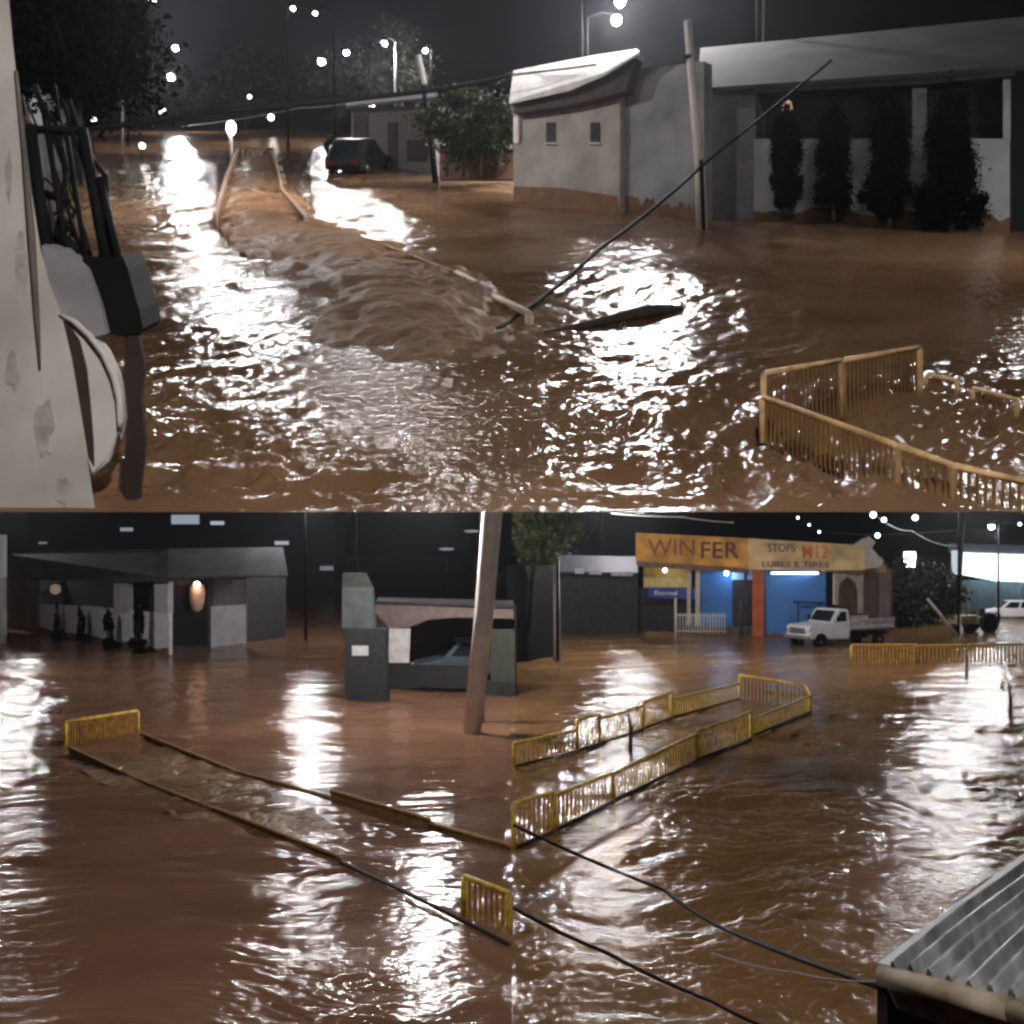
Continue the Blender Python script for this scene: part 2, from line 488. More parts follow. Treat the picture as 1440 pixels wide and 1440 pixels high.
def railing(label, segs, m, group=None, spacing=.16, r=.028, sub=.35, base_bar=True, posts=True, name='railing', bal_r=.011, mpan=None, cat='railing', sheet=False):
    """segs: list of (a, b, height); a and b are points on the water"""
    th = Thing(name, label, cat, segs[0][0], group=group)
    for a, b, hgt in segs:
        a = Vector(a); b = Vector(b); ha, hb_ = (hgt if isinstance(hgt, tuple) else (hgt, hgt))
        d = b - a; n = max(1, int(d.length / spacing))
        Za, Zb = Vector((0, 0, ha)), Vector((0, 0, hb_))
        rr = min(ha, hb_) * .15
        top = MB(); top.tube([a + Za - Vector((0, 0, .06)), a + Za + d * .012, a + Za + d * .02, b + Zb - d * .02, b + Zb - d * .012, b + Zb - Vector((0, 0, .06))], r, n=8)
        th.add('top_rail', top, m)
        pn = MB()
        for k in range(1, n):
            f = k / n
            p = a.lerp(b, f); hh = ha * (1 - f) + hb_ * f
            pn.tube([p - Vector((0, 0, sub)), p + Vector((0, 0, hh - .01))], bal_r, n=5, cap=False)
        if sheet:
            pn.bm.free(); pn = MB(); sd = Vector((-d.y, d.x, 0)).normalized() * .012
            pn.prism([a - Vector((0, 0, sub)), b - Vector((0, 0, sub)), b + Zb - Vector((0, 0, .02)), a + Za - Vector((0, 0, .02))], sd)
            th.add('mesh_panel', pn, mpan or m)
        elif n > 1: th.add('baluster_panel', pn, mpan or m)
        if posts:
            for q, hh in ((a, ha), (b, hb_)):
                th.add('post', MB().tube([q - Vector((0, 0, sub)), q + Vector((0, 0, hh - .02))], r * 1.15, n=8), m)
        if base_bar:
            th.add('bottom_rail', MB().tube([a + Vector((0, 0, .05)), b + Vector((0, 0, .05))], r * 1.1, n=6), M_base)
    return th

def cable(label, pts, r, m, name='overhead_cable', sag=0, n=14, group=None):
    p = []
    for a, b in zip(pts, pts[1:]):
        a, b = Vector(a), Vector(b)
        for k in range(n):
            f = k / n
            p.append(a.lerp(b, f) - Vector((0, 0, sag * 4 * f * (1 - f))))
    p.append(Vector(pts[-1]))
    o = MB().tube(p, r, n=6).build(name, m, None, p[0])
    return tag(o, label, 'cable', group)


# ================================================================== UPPER VIEW: the sloping street
# ------------------------------------------------------------------ lamps along the street
def ulamp(hx, hy, D, bx, label, lens=None, **k):
    """head at pixel hx, hy and depth D; pole foot at pixel column bx"""
    h = P(hx, hy, D)
    X = (bx - CX) / F * D
    return lamp_post((X, D, zu(D)), h, label, lens, group='street lamps along the sloping street', **k)
ulamp(241, 108, 105, 190, 'brightest round street lamp over the far left of the street', hr=.36, I=300)
ulamp(247, 68, 72, 180, 'long white street lamp above the brightest round lamp', hr=.2, I=130)
ulamp(452, 87, 82, 520, 'bright street lamp hanging over the right carriageway with a small lamp to its right', hr=.27, I=110)
ulamp(487, 75, 72, 522, 'smaller street lamp just right of the bright one over the right carriageway', hr=.17, I=110)
ulamp(541, 62, 70, 556, 'dim street lamp with a pale pole above the low far houses', hr=.14, I=140, pole=M_galv)
ulamp(867, 30, 45, 826, 'street lamp behind the pale roofed house, lower of two heads', hr=.22, I=420)
ulamp(872, 4, 44, 818, 'street lamp behind the pale roofed house, upper of two heads', hr=.22, I=420)
ulamp(214, 2, 62, 60, 'street lamp at the top edge beside the black tree crown', hr=.22, I=170)
ulamp(285, -60, 26, -60, 'street lamp over the near left water', hr=.26, I=160)
ulamp(955, -60, 34, 1075, 'street lamp over the bright water in the middle right', hr=.3, I=420)
ulamp(412, 13, 60, 405, 'high faint lamp in the dark sky, left one of a pair', hr=.12, I=6)
ulamp(443, 20, 60, 470, 'high faint lamp in the dark sky, right one of a pair', hr=.1, I=4)
ulamp(165, 95, 60, 172, 'dim round lamp on a grey post in front of the black trees', G_dim, hr=.3, pole=M_galv)
ulamp(905, -110, 30, 1066, 'unseen street lamp added over the bright water left of its taller neighbour', hr=.32, I=260)  # unseen lamp added to strengthen the glitter on the water
ulamp(598, 72, 76, 606, 'street lamp added beside the pale top of the slim slanting pole', hr=.14, I=140)  # lamp added to carry the water glitter further right
# unseen lamps added outside the picture to light the near walls and water
ulamp(560, -260, 19, 1700, 'unseen street lamp added high over the near water', hr=.2, I=42)
ulamp(1580, 60, 17, 1800, 'unseen street lamp added beside the veranda house', hr=.2, I=34)
lamp_post((3.2, -1.2, 0), (.8, .6, 10.6), 'unseen street lamp added beside the viewpoint', hr=.2, I=125)

def small_lamp(x, y, D, label, r=.11, lens=None, cat='lamp'):
    p = P(x, y, D)
    th = Thing('post_lamp', label, cat, (p.x, D, zu(D)), group='small lamps far up the street')
    th.add('post', MB().tube([(p.x, D, zu(D) - .3), (p.x, D, p.z - r)], .035, n=6), M_darkmetal)
    th.add('bulb', MB().ball(p, r), lens or G_dim)
    return th
small_lamp(127, 128, 60, 'small faint post lamp left of the dim round lamp')
small_lamp(132, 169, 50, 'small slanting post lamp low beside the left bank', .12)
small_lamp(228, 156, 90, 'bluish post lamp under the brightest street lamp', .3, G_dim2)
small_lamp(200, 205, 50, 'small post lamp standing in the dark left water', .14)
small_lamp(27, 73, 40, 'tiny faint post lamp beside the pale near wall', .06)
small_lamp(381, 165, 95, 'post lamp beyond the far end of the median', .28)
small_lamp(523, 148, 75, 'pale post lamp in front of the low far houses', .2)
small_lamp(588, 158, 60, 'small bluish post lamp left of the slim slanting pole', .12, G_dim2)
small_lamp(615, 174, 45, 'small post lamp right of the slim slanting pole', .09)
small_lamp(351, 136, 100, 'faint post lamp far up the street above the overhead cable', .18)
th = Thing('gate_post', 'white gate post with a bright lamp at the far end of the median', 'gate post', U(328, 232))
D = KU / (232 - 150)
th.add('post', MB().tube([P(326, 236, D), P(324, 190, D)], .09), M_white)
th.add('lamp', MB().ball(P(325, 180, D), (.22, .22, .34)), glow('gate_lamp', (1, .96, .93), 25))

# ------------------------------------------------------------------ near pale wall with the round hood
Y0 = YN + .05
def near(x, y, d=0): return P(x, y, Y0 + d)
wall_edge = [(10, -30), (18, 60), (26, 130), (34, 200), (46, 280), (57, 350), (70, 400), (86, 440), (100, 500), (112, 570), (122, 640), (134, 718.5)]
th = Thing('plaster_wall', 'pale stained plaster wall standing close by at the left edge', 'wall', near(0, 718))
pts = [near(-160, -30)] + [near(x, y) for x, y in wall_edge] + [near(-160, 718.5)]
th.add('wall_face', MB().prism(pts, Vector((-.5, .9, .398))), mat('weathered_plaster', (.74, .69, .62), .9, var=.1, scale=1.1, bump=.35, dirt=(.42, .38, .33), detail=9))
crack = MB()
crack.tube([near(22, 100, -.01), near(34, 210, -.01), near(44, 330, -.01), near(52, 450, -.01), near(56, 520, -.01)], [.012, .02, .028, .02, .008], n=6)
th.add('pipe', crack, mat('stained_pipe', (.16, .14, .12), .8))
M_peel = mat('bare_render_patch', (.55, .5, .43), .95, var=.4, scale=6, bump=.4)
for k, (cx_, cy_, a, b_) in enumerate([(30, 380, 14, 60), (18, 520, 18, 34), (62, 600, 22, 50), (90, 690, 20, 24), (12, 250, 8, 40)]):
    rnd = random.Random(k)
    th.add('peeled_patch', MB().prism([near(cx_ + .7 * a * rnd.uniform(.6, 1.1) * math.cos(q / 14 * 6.283), cy_ + b_ * rnd.uniform(.6, 1.1) * math.sin(q / 14 * 6.283), -.006) for q in range(14)], Vector((0, .004, .0018))), M_peel)
# round white hood fixed on the wall's edge
th = Thing('satellite_dish', 'round white dish seen edge on at the corner of the pale wall', 'satellite dish', near(120, 560))
rim = [(84, 442), (104, 452), (126, 472), (146, 498), (160, 528), (168, 560), (170, 592), (164, 622), (152, 646), (131, 668)]
inner = [(131, 668), (122, 640), (112, 570), (100, 500), (84, 442)]
th.add('bowl', MB().prism([near(x, y, .02) for x, y in rim + inner[1:-1]], Vector((0, .12, .053))), M_white)
th.add('rim', MB().tube([near(x, y, -.01) for x, y in rim], [.012, .02, .024, .026, .026, .026, .026, .024, .02, .012], n=8), M_white)
th.add('slot_shade_panel', MB().prism([near(x, y, .005) for x, y in [(82, 446), (96, 456), (112, 480), (122, 520), (127, 570), (131, 620), (132, 655), (124, 640), (113, 570), (101, 500)]], Vector((0, .012, .005))), mat('painted_slot_shade', (.05, .04, .03), .9))  # flat dark panel standing in for the shade inside the dish
# stacked grey fitting above the dish
th = Thing('wall_bracket', 'grey metal bracket box between the wall and the black box', 'bracket', near(90, 410))
th.add('plate', MB().prism([near(x, y, .04) for x, y in [(58, 345), (92, 352), (122, 380), (140, 430), (150, 470), (128, 474), (100, 455), (70, 420)]], Vector((0, .12, .053))), mat('grey_fitting', (.3, .28, .29), .7))
# black box with a dark brown strip below
th = Thing('black_box', 'black box hanging on the dark grille beside the pale wall', 'box', near(160, 470))
th.add('case', MB().prism([near(x, y, .1) for x, y in [(112, 368), (130, 360), (152, 364), (172, 360), (180, 378), (186, 402), (196, 436), (201, 462), (196, 470), (188, 468), (172, 474), (150, 468), (140, 446), (130, 420)]], Vector((.02, .3, .13))), M_black)
th.add('hanging_strip', MB().prism([near(x, y, .12) for x, y in [(176, 470), (194, 472), (203, 512), (198, 560), (204, 620), (196, 690), (199, 718.0), (178, 718.0), (172, 660), (180, 600), (174, 540)]], Vector((0, .05, .022))), mat('dark_brown_strip', (.035, .022, .017), .8))
# dark iron grille (ladder like) in front of the bright water
th = Thing('iron_grille', 'dark slanting iron grille sticking out from the pale wall', 'grille', near(100, 380))
for a, b, r in [((44, 178), (72, 400), .05), ((66, 178), (96, 372), .022), ((92, 178), (122, 372), .02), ((116, 182), (150, 372), .04), ((140, 250), (168, 372), .028)]:
    th.add('bar', MB().tube([near(a[0], a[1], .18), near(b[0], b[1], .14)], r, n=6), M_darkmetal)
for a, b, r in [((40, 182), (118, 184), .03), ((64, 272), (98, 284), .03), ((84, 330), (112, 360), .05)]:
    th.add('crossbar', MB().tube([near(a[0], a[1], .18), near(b[0], b[1], .18)], r, n=6), M_darkmetal)
th.add('plate', MB().prism([near(x, y, .2) for x, y in [(24, 150), (50, 185), (70, 280), (86, 340), (104, 372), (80, 400), (60, 360), (48, 290), (36, 210)]], Vector((0, .05, .022))), mat('rusty_plate', (.05, .035, .032), .8))
th = Thing('cable_bundle', 'tangle of thin black cables drooping down beside the pale wall', 'cables', near(80, 200))
rnd = random.Random(5)
for k in range(9):
    x0, y0 = 26 + k * 9, 120 + rnd.uniform(-30, 40)
    pts = [near(x0 + rnd.uniform(-6, 6) + f * rnd.uniform(50, 95), y0 + f * (250 + rnd.uniform(-20, 60)) + 18 * math.sin(f * 6 + k), .16 + rnd.uniform(0, .08)) for f in (0, .15, .3, .45, .6, .75, .9, 1)]
    th.add('cable', MB().tube(pts, rnd.uniform(.008, .022), n=6), M_darkmetal)
# pale front of a house at the left bank
th = Thing('shed', 'dark shed with a pale front wall behind the iron grille', 'shed', P(80, 190, 40) )
W = Wall(P(20, 200, 40), P(130, 200, 46))
th.add('wall', W.rect(-60, 120, 118, 260, 0, 3), M_dgrey)
th.add('door', W.rect(42, 128, 64, 185, .04, .03), M_grey)

# ------------------------------------------------------------------ trees
def utree(cx, cy, D, rad, n, leaf, seed, label, m, **k):
    c = P(cx, cy, D)
    return tree('leafy_tree', label, (c.x, D, zu(D)), 0, rad, n, leaf, seed, m, crown_c=c, **k)
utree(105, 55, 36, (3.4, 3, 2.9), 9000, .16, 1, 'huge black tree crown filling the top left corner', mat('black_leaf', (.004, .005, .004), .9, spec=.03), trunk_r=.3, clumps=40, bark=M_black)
utree(345, 118, 135, (6, 4, 4.5), 2600, .4, 2, 'pale misty tree at the far end of the street, left of its lamps', M_leafd)
utree(500, 108, 105, (5.5, 4, 4), 2600, .32, 3, 'misty tree behind the two lamps over the right carriageway', M_leafd)
utree(565, 100, 80, (3.2, 3, 3.4), 2200, .26, 4, 'misty tree between the dim lamp and the slim slanting pole', M_leafd)
utree(215, 130, 130, (5, 4, 3.6), 2000, .36, 5, 'misty tree behind the brightest lamp on the left bank', M_leafd)
# clipped hedge trees with bare stems
th = Thing('clipped_hedge', 'dark clipped green hedge on bare stems left of the pale roofed house', 'hedge', P(665, 238, 36))
c = P(664, 178, 34)
hb = foliage(MB(), c, (1.85, 1.2, 1.2), 14000, .085, 21, 60)
th.add('crown', hb, mat('hedge_leaf', (.035, .05, .018), .7, var=.5, scale=2))
for k, x in enumerate((628, 652, 676, 702)):
    th.add('stem', MB().tube([P(x, 248, 34), P(x + 2, 190, 34)], .07, n=6), M_bark)
th = Thing('garden_wall', 'low pale garden wall behind the hedge stems', 'wall', P(670, 240, 35.5))
W = Wall(P(612, 250, 36), P(722, 250, 35))
th.add('wall_face', W.rect(618, 208, 722, 252, 0, .2), M_brown)
# ------------------------------------------------------------------ low far houses
th = Thing('low_house', 'low far house with pale walls and dark doorways behind the slim slanting pole', 'house', P(550, 240, 46))
W = Wall(P(492, 232, 56), P(612, 252, 40))
th.add('wall', W.rect(494, 150, 612, 258, 0, 4), mat('mauve_plaster', (.3, .26, .27), .85))
for x0, y0, x1, y1 in [(497, 160, 517, 240), (545, 172, 558, 248), (572, 196, 600, 226)]:
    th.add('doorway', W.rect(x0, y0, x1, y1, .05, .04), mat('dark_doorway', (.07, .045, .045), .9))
th.add('roof', MB().prism([W.pt(486, 152, .5), W.pt(616, 140, .5), W.pt(612, 128, -4), W.pt(490, 142, -4)], Vector((0, 0, .12))), M_dgrey)
# parked car and motorbike in the water
def car(th, Ln, Wd, Hh, body, roof_m=None, hatch=True):
    """local frame: nose to +x"""
    hl, hw = Ln / 2, Wd / 2
    z0, zb = .25, Hh * .56
    prof = [(-hl, z0 + .1), (-hl, zb - .12), (-hl + .1, zb), (hl * .45, zb + .02), (hl - .15, zb - .16), (hl, zb - .36), (hl, z0 + .08), (hl - .1, z0), (-hl + .1, z0)]
    b = MB(); b.prism([Vector((x, -hw, z)) for x, z in prof], Vector((0, Wd, 0)))
    bmesh.ops.bevel(b.bm, geom=list(b.bm.edges), offset=.06, segments=2, affect='EDGES')
    bo = th.add('body', b, body)
    rx = -hl + (.25 if hatch else .8)
    cab = [(rx, zb), (rx + .35, Hh - .06), (rx + .5, Hh), (hl * .12, Hh), (hl * .5, zb)]
    c = MB()
    lo = [Vector((rx, -hw * .96, zb - .03)), Vector((hl * .5, -hw * .96, zb - .03)), Vector((hl * .5, hw * .96, zb - .03)), Vector((rx, hw * .96, zb - .03))]
    hi = [Vector((rx + .38, -hw * .78, Hh)), Vector((hl * .1, -hw * .78, Hh)), Vector((hl * .1, hw * .78, Hh)), Vector((rx + .38, hw * .78, Hh))]
    a_ = [c.bm.verts.new(v) for v in lo]; b_ = [c.bm.verts.new(v) for v in hi]
    c.bm.faces.new(b_); c.bm.faces.new(a_[::-1])
    for i in range(4): c.bm.faces.new((a_[i], a_[(i + 1) % 4], b_[(i + 1) % 4], b_[i]))
    bmesh.ops.bevel(c.bm, geom=list(c.bm.edges), offset=.05, segments=2, affect='EDGES')
    th.add('cabin', c, roof_m or body)
    def pane(fr, quad, name):
        p = MB(); q = [Vector(v) for v in quad]
        nrm = (q[1] - q[0]).cross(q[3] - q[0]).normalized()
        p.prism([v + nrm * .012 for v in q], nrm * -.006)
        th.add(name, p, M_glass)
    def lerp(u, v, s):                      # point on a cabin face
        bot = lo[s].lerp(lo[(s + 1) % 4], u); top = hi[s].lerp(hi[(s + 1) % 4], u)
        return bot.lerp(top, v)
    for s, spans in ((0, ((.1, .46), (.52, .92))), (2, ((.08, .48), (.54, .9)))):
        for u0, u1 in spans:
            pane(None, [lerp(u0, .18, s), lerp(u1, .18, s), lerp(u1, .85, s), lerp(u0, .85, s)], 'side_window')
    pane(None, [lerp(.08, .12, 1), lerp(.92, .12, 1), lerp(.92, .88, 1), lerp(.08, .88, 1)], 'windscreen')
    pane(None, [lerp(.1, .15, 3), lerp(.9, .15, 3), lerp(.9, .85, 3), lerp(.1, .85, 3)], 'rear_window')
    rot = Matrix.Rotation(R(90), 3, 'X')
    for x in (-hl * .62, hl * .6):
        for y in (-hw + .06, hw - .06):
            t_ = MB(); t_.lathe([(.16, -.1), (.3, -.1), (.32, -.06), (.32, .06), (.3, .1), (.16, .1)], (x, y, .3), n=18, rot=rot)
            w_ = th.add('wheel', t_, M_black)
            rm = MB(); rm.lathe([(.05, -.12), (.17, -.11), (.18, .11), (.05, .12)], (x, y, .3), n=14, rot=rot)
            th.add('rim', rm, M_chrome, parent=w_)
    for y in (-hw * .7, hw * .7):
        th.add('headlight', MB().box((hl - .05, y, zb - .3), (.14, .3, .14), bev=.03), mat('lamp_glass', (.6, .6, .6), .15))
        th.add('tail_light', MB().box((-hl + .03, y, zb - .25), (.1, .2, .16), bev=.02), mat('red_lamp_glass', (.25, .02, .02), .2))
    for x, dz in ((hl - .02, 0), (-hl + .02, 0)):
        th.add('bumper', MB().box((x, 0, z0 + .14), (.16, Wd * .96, .18), bev=.04), M_black)
p = P(508, 240, KU / 90.)
th = Thing('parked_car', 'dark parked car standing in the water by the low far house', 'car', (p.x, p.y, zu(p.y) - .15), R(75), local=True)
on_slope(th, R(75))
car(th, 3.9, 1.65, 1.45, mat('dark_car_paint', (.03, .028, .03), .3))
p = P(467, 214, KU / 62.)
th = Thing('motorbike', 'small dark motorbike standing in the bright water of the right carriageway', 'motorbike', (p.x, p.y, zu(p.y)), R(70), local=True)
on_slope(th, R(70))
rot = Matrix.Rotation(R(90), 3, 'X')
for x in (-.65, .65):
    t_ = MB(); t_.lathe([(.2, -.05), (.3, -.05), (.31, 0), (.3, .05), (.2, .05)], (x, 0, .3), n=16, rot=rot)
    th.add('wheel', t_, M_black)
th.add('body', MB().box((-.05, 0, .55), (.8, .22, .35), bev=.08).box((.1, 0, .82), (.4, .26, .22), bev=.08), M_darkmetal)
th.add('seat', MB().box((-.4, 0, .85), (.7, .26, .12), bev=.05), M_black)
th.add('handlebar', MB().tube([(.45, -.35, 1.1), (.5, 0, 1.02), (.45, .35, 1.1)], .025).tube([(.5, 0, 1.02), (.66, 0, .3)], .04), M_darkmetal)

# ------------------------------------------------------------------ pale roofed house
W = Wall(U(722, 284), U(872, 300))
th = Thing('pale_house', 'small pale house with a bright sheet roof and two little windows', 'house', W.A)
th.add('wall', W.poly([(722, 150), (800, 142), (872, 120), (872, 306), (722, 292)], 0, 5), mat('grubby_plaster', (.36, .33, .3), .9, var=.35, scale=.9, bump=.2))
th.add('stain', W.poly([(722, 262), (790, 264), (868, 276), (872, 306), (722, 292)], .012, .01), mat('mud_stain', (.2, .11, .06), .9))
for x, y in ((774, 184), (836, 184)):
    wn = th.add('window', W.rect(x - 6, y - 12, x + 7, y + 16, .03, .03), M_dark)
    th.add('sill', W.rect(x - 8, y + 16, x + 9, y + 19, .07, .07), M_grey, parent=wn)
th.add('downpipe', W.rect(722, 165, 729, 200, .12, .1), M_white)
rp = [W.pt(716, 146, .6), W.pt(800, 128, .6), W.pt(848, 107, .6), W.pt(899, 76, .6), W.pt(895, 72, -2.2), W.pt(840, 80, -2.4), W.pt(722, 102, -2.6)]
th.add('roof', MB().prism(rp, Vector((0, 0, .07))), M_roofw)
th.add('roof_seam', MB().tube([W.pt(720, 110, -.5) + Vector((0, 0, .1)), W.pt(800, 101, -.5) + Vector((0, 0, .1)), W.pt(838, 96, -.5) + Vector((0, 0, .1))], .035, n=6), M_dgrey)
th.add('gable', W.poly([(722, 146), (800, 129), (848, 109), (893, 82), (880, 128), (800, 148), (722, 160)], .35, .3), mat('dark_gable', (.045, .035, .035), .85))
# grey boundary wall
W = Wall(U(866, 298), U(985, 312))
th = Thing('boundary_wall', 'tall grey boundary wall between the pale house and the concrete pole', 'wall', W.A)
th.add('wall_face', W.poly([(874, 130), (905, 96), (990, 86), (990, 312), (874, 300)], -.05, .3), mat('stained_grey_wall', (.27, .27, .28), .9, var=.45, scale=.7, bump=.2))
th.add('tide_line', W.tide(876, 986, 300, 312, 24, -.03, 5), M_tide)
# ------------------------------------------------------------------ veranda house
W = Wall(U(990, 306), U(1445, 326))
th = Thing('veranda_house', 'long low house with a grey roof and a white veranda parapet at the right', 'house', W.A)
th.add('wall', W.rect(988, 128, 1062, 318, -.1, 4), mat('mauve_grey_plaster', (.2, .19, .21), .85, var=.2))
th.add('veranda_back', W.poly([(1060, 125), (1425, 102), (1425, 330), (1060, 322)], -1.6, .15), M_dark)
th.add('parapet', W.poly([(1060, 195), (1420, 195), (1420, 335), (1060, 325)], 0, .18), M_grey)
for x0, x1, y0 in ((1283, 1303, 124), (1411, 1421, 112)):
    th.add('column', W.rect(x0, y0, x1, 195, .03, .3), M_grey)
th.add('fascia', W.poly([(1060, 122), (1300, 110), (1428, 98), (1428, 106), (1300, 118), (1060, 130)], .5, .06), M_roofg)
th.add('roof', MB().prism([W.pt(980, 130, .55), W.pt(1070, 124, .55), W.pt(1300, 111, .55), W.pt(1445, 98, .55), W.pt(1445, 28, -4.5), W.pt(1200, 52, -4.5), W.pt(985, 72, -4.5)], Vector((0, 0, .1))), M_roofg)
th.add('tide_line', W.tide(1060, 1420, 312, 325, 22, .012, 4), M_tide)
th.add('gate', W.poly([(1424, 104), (1446, 102), (1446, 330), (1424, 328)], .05, .05), M_black)
lt = th.add('lantern', MB().lathe([(.03, .2), (.1, .12), (.13, -.05), (.1, -.2), (.03, -.26)], W.pt(1107, 152, .25), n=10), G_warm)
for (x, ytop, yb, rw, bw), lab in zip([(1106, 170, 290, .33, .4), (1172, 165, 298, .38, .5), (1250, 160, 308, .45, .68), (1338, 150, 318, .52, .8)],
        ['dark pot shrub nearest the lantern of the veranda house, smallest of four', 'second dark shrub from the lantern before the white parapet', 'dark bushy shrub left of the widest one before the white parapet', 'widest dark shrub before the white parapet, nearest the gate']):
    Dq = (W.pt(x, yb, .9)).y
    b = P(x, yb, Dq)
    t_ = Thing('dark_shrub', lab, 'shrub', b, group='dark shrubs before the veranda parapet')
    hh = (yb - ytop) * Dq / F
    t_.add('stem', MB().tube([b - Vector((0, 0, .2)), b + Vector((0, 0, hh))], .05, n=6), M_bark)
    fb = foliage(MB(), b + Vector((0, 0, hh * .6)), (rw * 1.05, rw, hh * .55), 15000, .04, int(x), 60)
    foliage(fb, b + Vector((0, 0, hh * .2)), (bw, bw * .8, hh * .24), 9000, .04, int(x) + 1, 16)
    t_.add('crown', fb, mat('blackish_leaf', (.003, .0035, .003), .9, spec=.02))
# ------------------------------------------------------------------ poles and cables
b = U(986, 322)
th = Thing('utility_pole', 'pale concrete pole in front of the grey boundary wall', 'utility pole', b)
Dp = b.y
th.add('shaft', MB().tube([P(987, 330, Dp), P(984, 235, Dp), P(967, 30, Dp)], [.13, .12, .085], n=12), M_bconc)
th.add('band', MB().tube([P(968, 79, Dp), P(968, 84, Dp)], .11, n=12), M_darkmetal)
th.add('earth_pipe', MB().tube([P(990, 326, Dp - .2), P(986, 225, Dp - .2)], .05, n=8), M_darkmetal)
b = U(612, 258)
th = Thing('utility_pole', 'slim slanting pole with a pale top left of the clipped hedge', 'utility pole', b)
th.add('shaft', MB().tube([P(613, 262, b.y), P(604, 170, b.y), P(588, 80, b.y)], [.12, .11, .09], n=10), M_darkmetal)
th.add('collar', MB().tube([P(597, 120, b.y - .02), P(588, 79, b.y - .02)], [.12, .115], n=10), M_conc)
cable('thick black cable slanting down from the concrete pole to the median', [P(984, 236, Dp - .25), P(840, 352, 17), P(690, 470, 12.2)], .036, M_black, sag=.06)
cable('thin black cable rising from the concrete pole over the veranda roof', [P(984, 236, Dp - .25), P(1170, 84, 21)], .03, M_black)
cable('thick dark cable bundle strung across the sloping street', [P(120, 182, 33), P(300, 157, 33), P(600, 128, 33), P(722, 104, 33)], .075, M_darkmetal, sag=.05)
cable('thin pale cable under the dark cable bundle across the street', [P(255, 178, 60), P(420, 152, 60), P(520, 140, 60)], .03, M_galv, sag=.1)
# ------------------------------------------------------------------ railings of the median
M_sand = mat('muddy_rail_paint', (.36, .23, .15), .7)
M_rail = mat('dull_yellow_paint', (.8, .52, .24), .55, var=.35, scale=6, dirt=(.4, .24, .1))
railing('yellow tube railing around the near end of the median at the right', [(U(1074, 606), U(1184, 584), .50), (U(1184, 584), U(1294, 562), .5)], M_rail, spacing=.05, r=.024, bal_r=.011, base_bar=False, mpan=M_panel, sub=.03)
railing('low muddy railing running off to the right edge in front of the tube railing', [(U(1072, 618), U(1262, 690), (.36, .33)), (U(1262, 690), U(1340, 706), (.33, .26)), (U(1340, 706), U(1445, 717), (.26, .19))], M_rail, spacing=.05, r=.024, bal_r=.012, base_bar=False, mpan=M_panel, sub=.03)
railing('half sunken railing piece behind the right end of the tube railing', [(U(1302, 548), U(1346, 556), .15), (U(1368, 566), U(1430, 584), .14)], M_rail, spacing=.07, r=.02, bal_r=.015, base_bar=False, mpan=M_panel, sub=.03)
railing('faded railing rising along the left of the far median', [(U(303, 320), U(318, 262), (.25, .4)), (U(318, 262), U(334, 222), (.4, .5))], M_sand, spacing=.3, r=.05, bal_r=.05, base_bar=False)
railing('faded railing rising along the right of the far median', [(U(430, 318), U(396, 282), (.2, .35)), (U(396, 282), U(384, 222), (.35, .55))], M_sand, spacing=.3, r=.05, bal_r=.05, base_bar=False)
railing('pale railing end across the far median', [(U(334, 222), U(384, 222), .5)], mat('sandy_paint', (.5, .36, .24), .7), spacing=.25, r=.06, bal_r=.09, base_bar=False)
railing('sunken railing top curving through the brown water of the median', [(U(430, 326), U(540, 352), .1), (U(540, 352), U(640, 392), .1)], M_ochre, spacing=.4, r=.03, bal_r=.02, base_bar=False, posts=False)
railing('bright wet railing top just above the brown water', [(U(642, 394), U(690, 420), .12), (U(694, 428), U(744, 454), .12)], mat('pale_rail_paint', (.8, .6, .42), .5), spacing=.5, r=.05, bal_r=.02, base_bar=False)
th = Thing('plastic_bag', 'small pale plastic bag caught at the foot of the slanting cable', 'bag', U(716, 486))
bb = MB(); c = U(716, 482); bb.ball(c, (.09, .09, .1), 2)
for v in bb.bm.verts: v.co += Vector((math.sin(v.co.z * 40), math.cos(v.co.x * 50), math.sin(v.co.x * 37))) * .012
bb.tube([c + Vector((0, 0, .08)), c + Vector((.03, 0, .15)), c + Vector((-.02, .01, .2))], [.02, .03, .012], n=6)
th.add('sack', bb, M_white)
th = Thing('dark_water_strip', 'long dark branch lying across the bright water', 'strip', U(860, 456))  # long dark tapering tube lying across the water
a, b_ = U(768, 472), U(958, 437)
br = MB(); br.tube([a + Vector((0, 0, .02)), a.lerp(b_, .45) + Vector((0, 0, .05)), a.lerp(b_, .75) + Vector((0, 0, .07)), b_ + Vector((0, 0, .03))], [.03, .07, .1, .05], n=8)
br.tube([a.lerp(b_, .55), U(866, 470) + Vector((0, 0, .03))], [.03, .01], n=6)
th.add('strip_body', br, M_bark)
# ================================================================== LOWER LEFT VIEW
def llamp(hx, hy, D, bx, label, lens=None, **k):
    h = P(hx, hy, D); X = (bx - CX) / F * D
    return lamp_post((X, D, 0), h, label, lens, group='street lamps along the level street', **k)
llamp(20, 690, 72, -70, 'street lamp hidden above the far left of the veranda wall', hr=.22, I=210)
llamp(430, 700, 62, 430, 'street lamp on a dark pole behind the gap beside the gate pillar', hr=.17, I=200)
llamp(600, 690, 33, 677, 'street lamp on an arm of the leaning concrete pole side', hr=.2, I=260)
# unseen lamps added to light the corner house, pole and near water
lamp_post((-27, 44, 0), (-24.8, 44, 7), 'unseen street lamp added beside the corner house', hr=.2, I=110)
lamp_post((-11, 15, 0), (-5, 15, 8.9), 'unseen street lamp added high over the left water', hr=.2, I=60)

lamp_post((-6.6, 42.5, 0), (-8.4, 42.5, 9.2), 'unseen street lamp added behind the gate pillar', hr=.2, I=100)
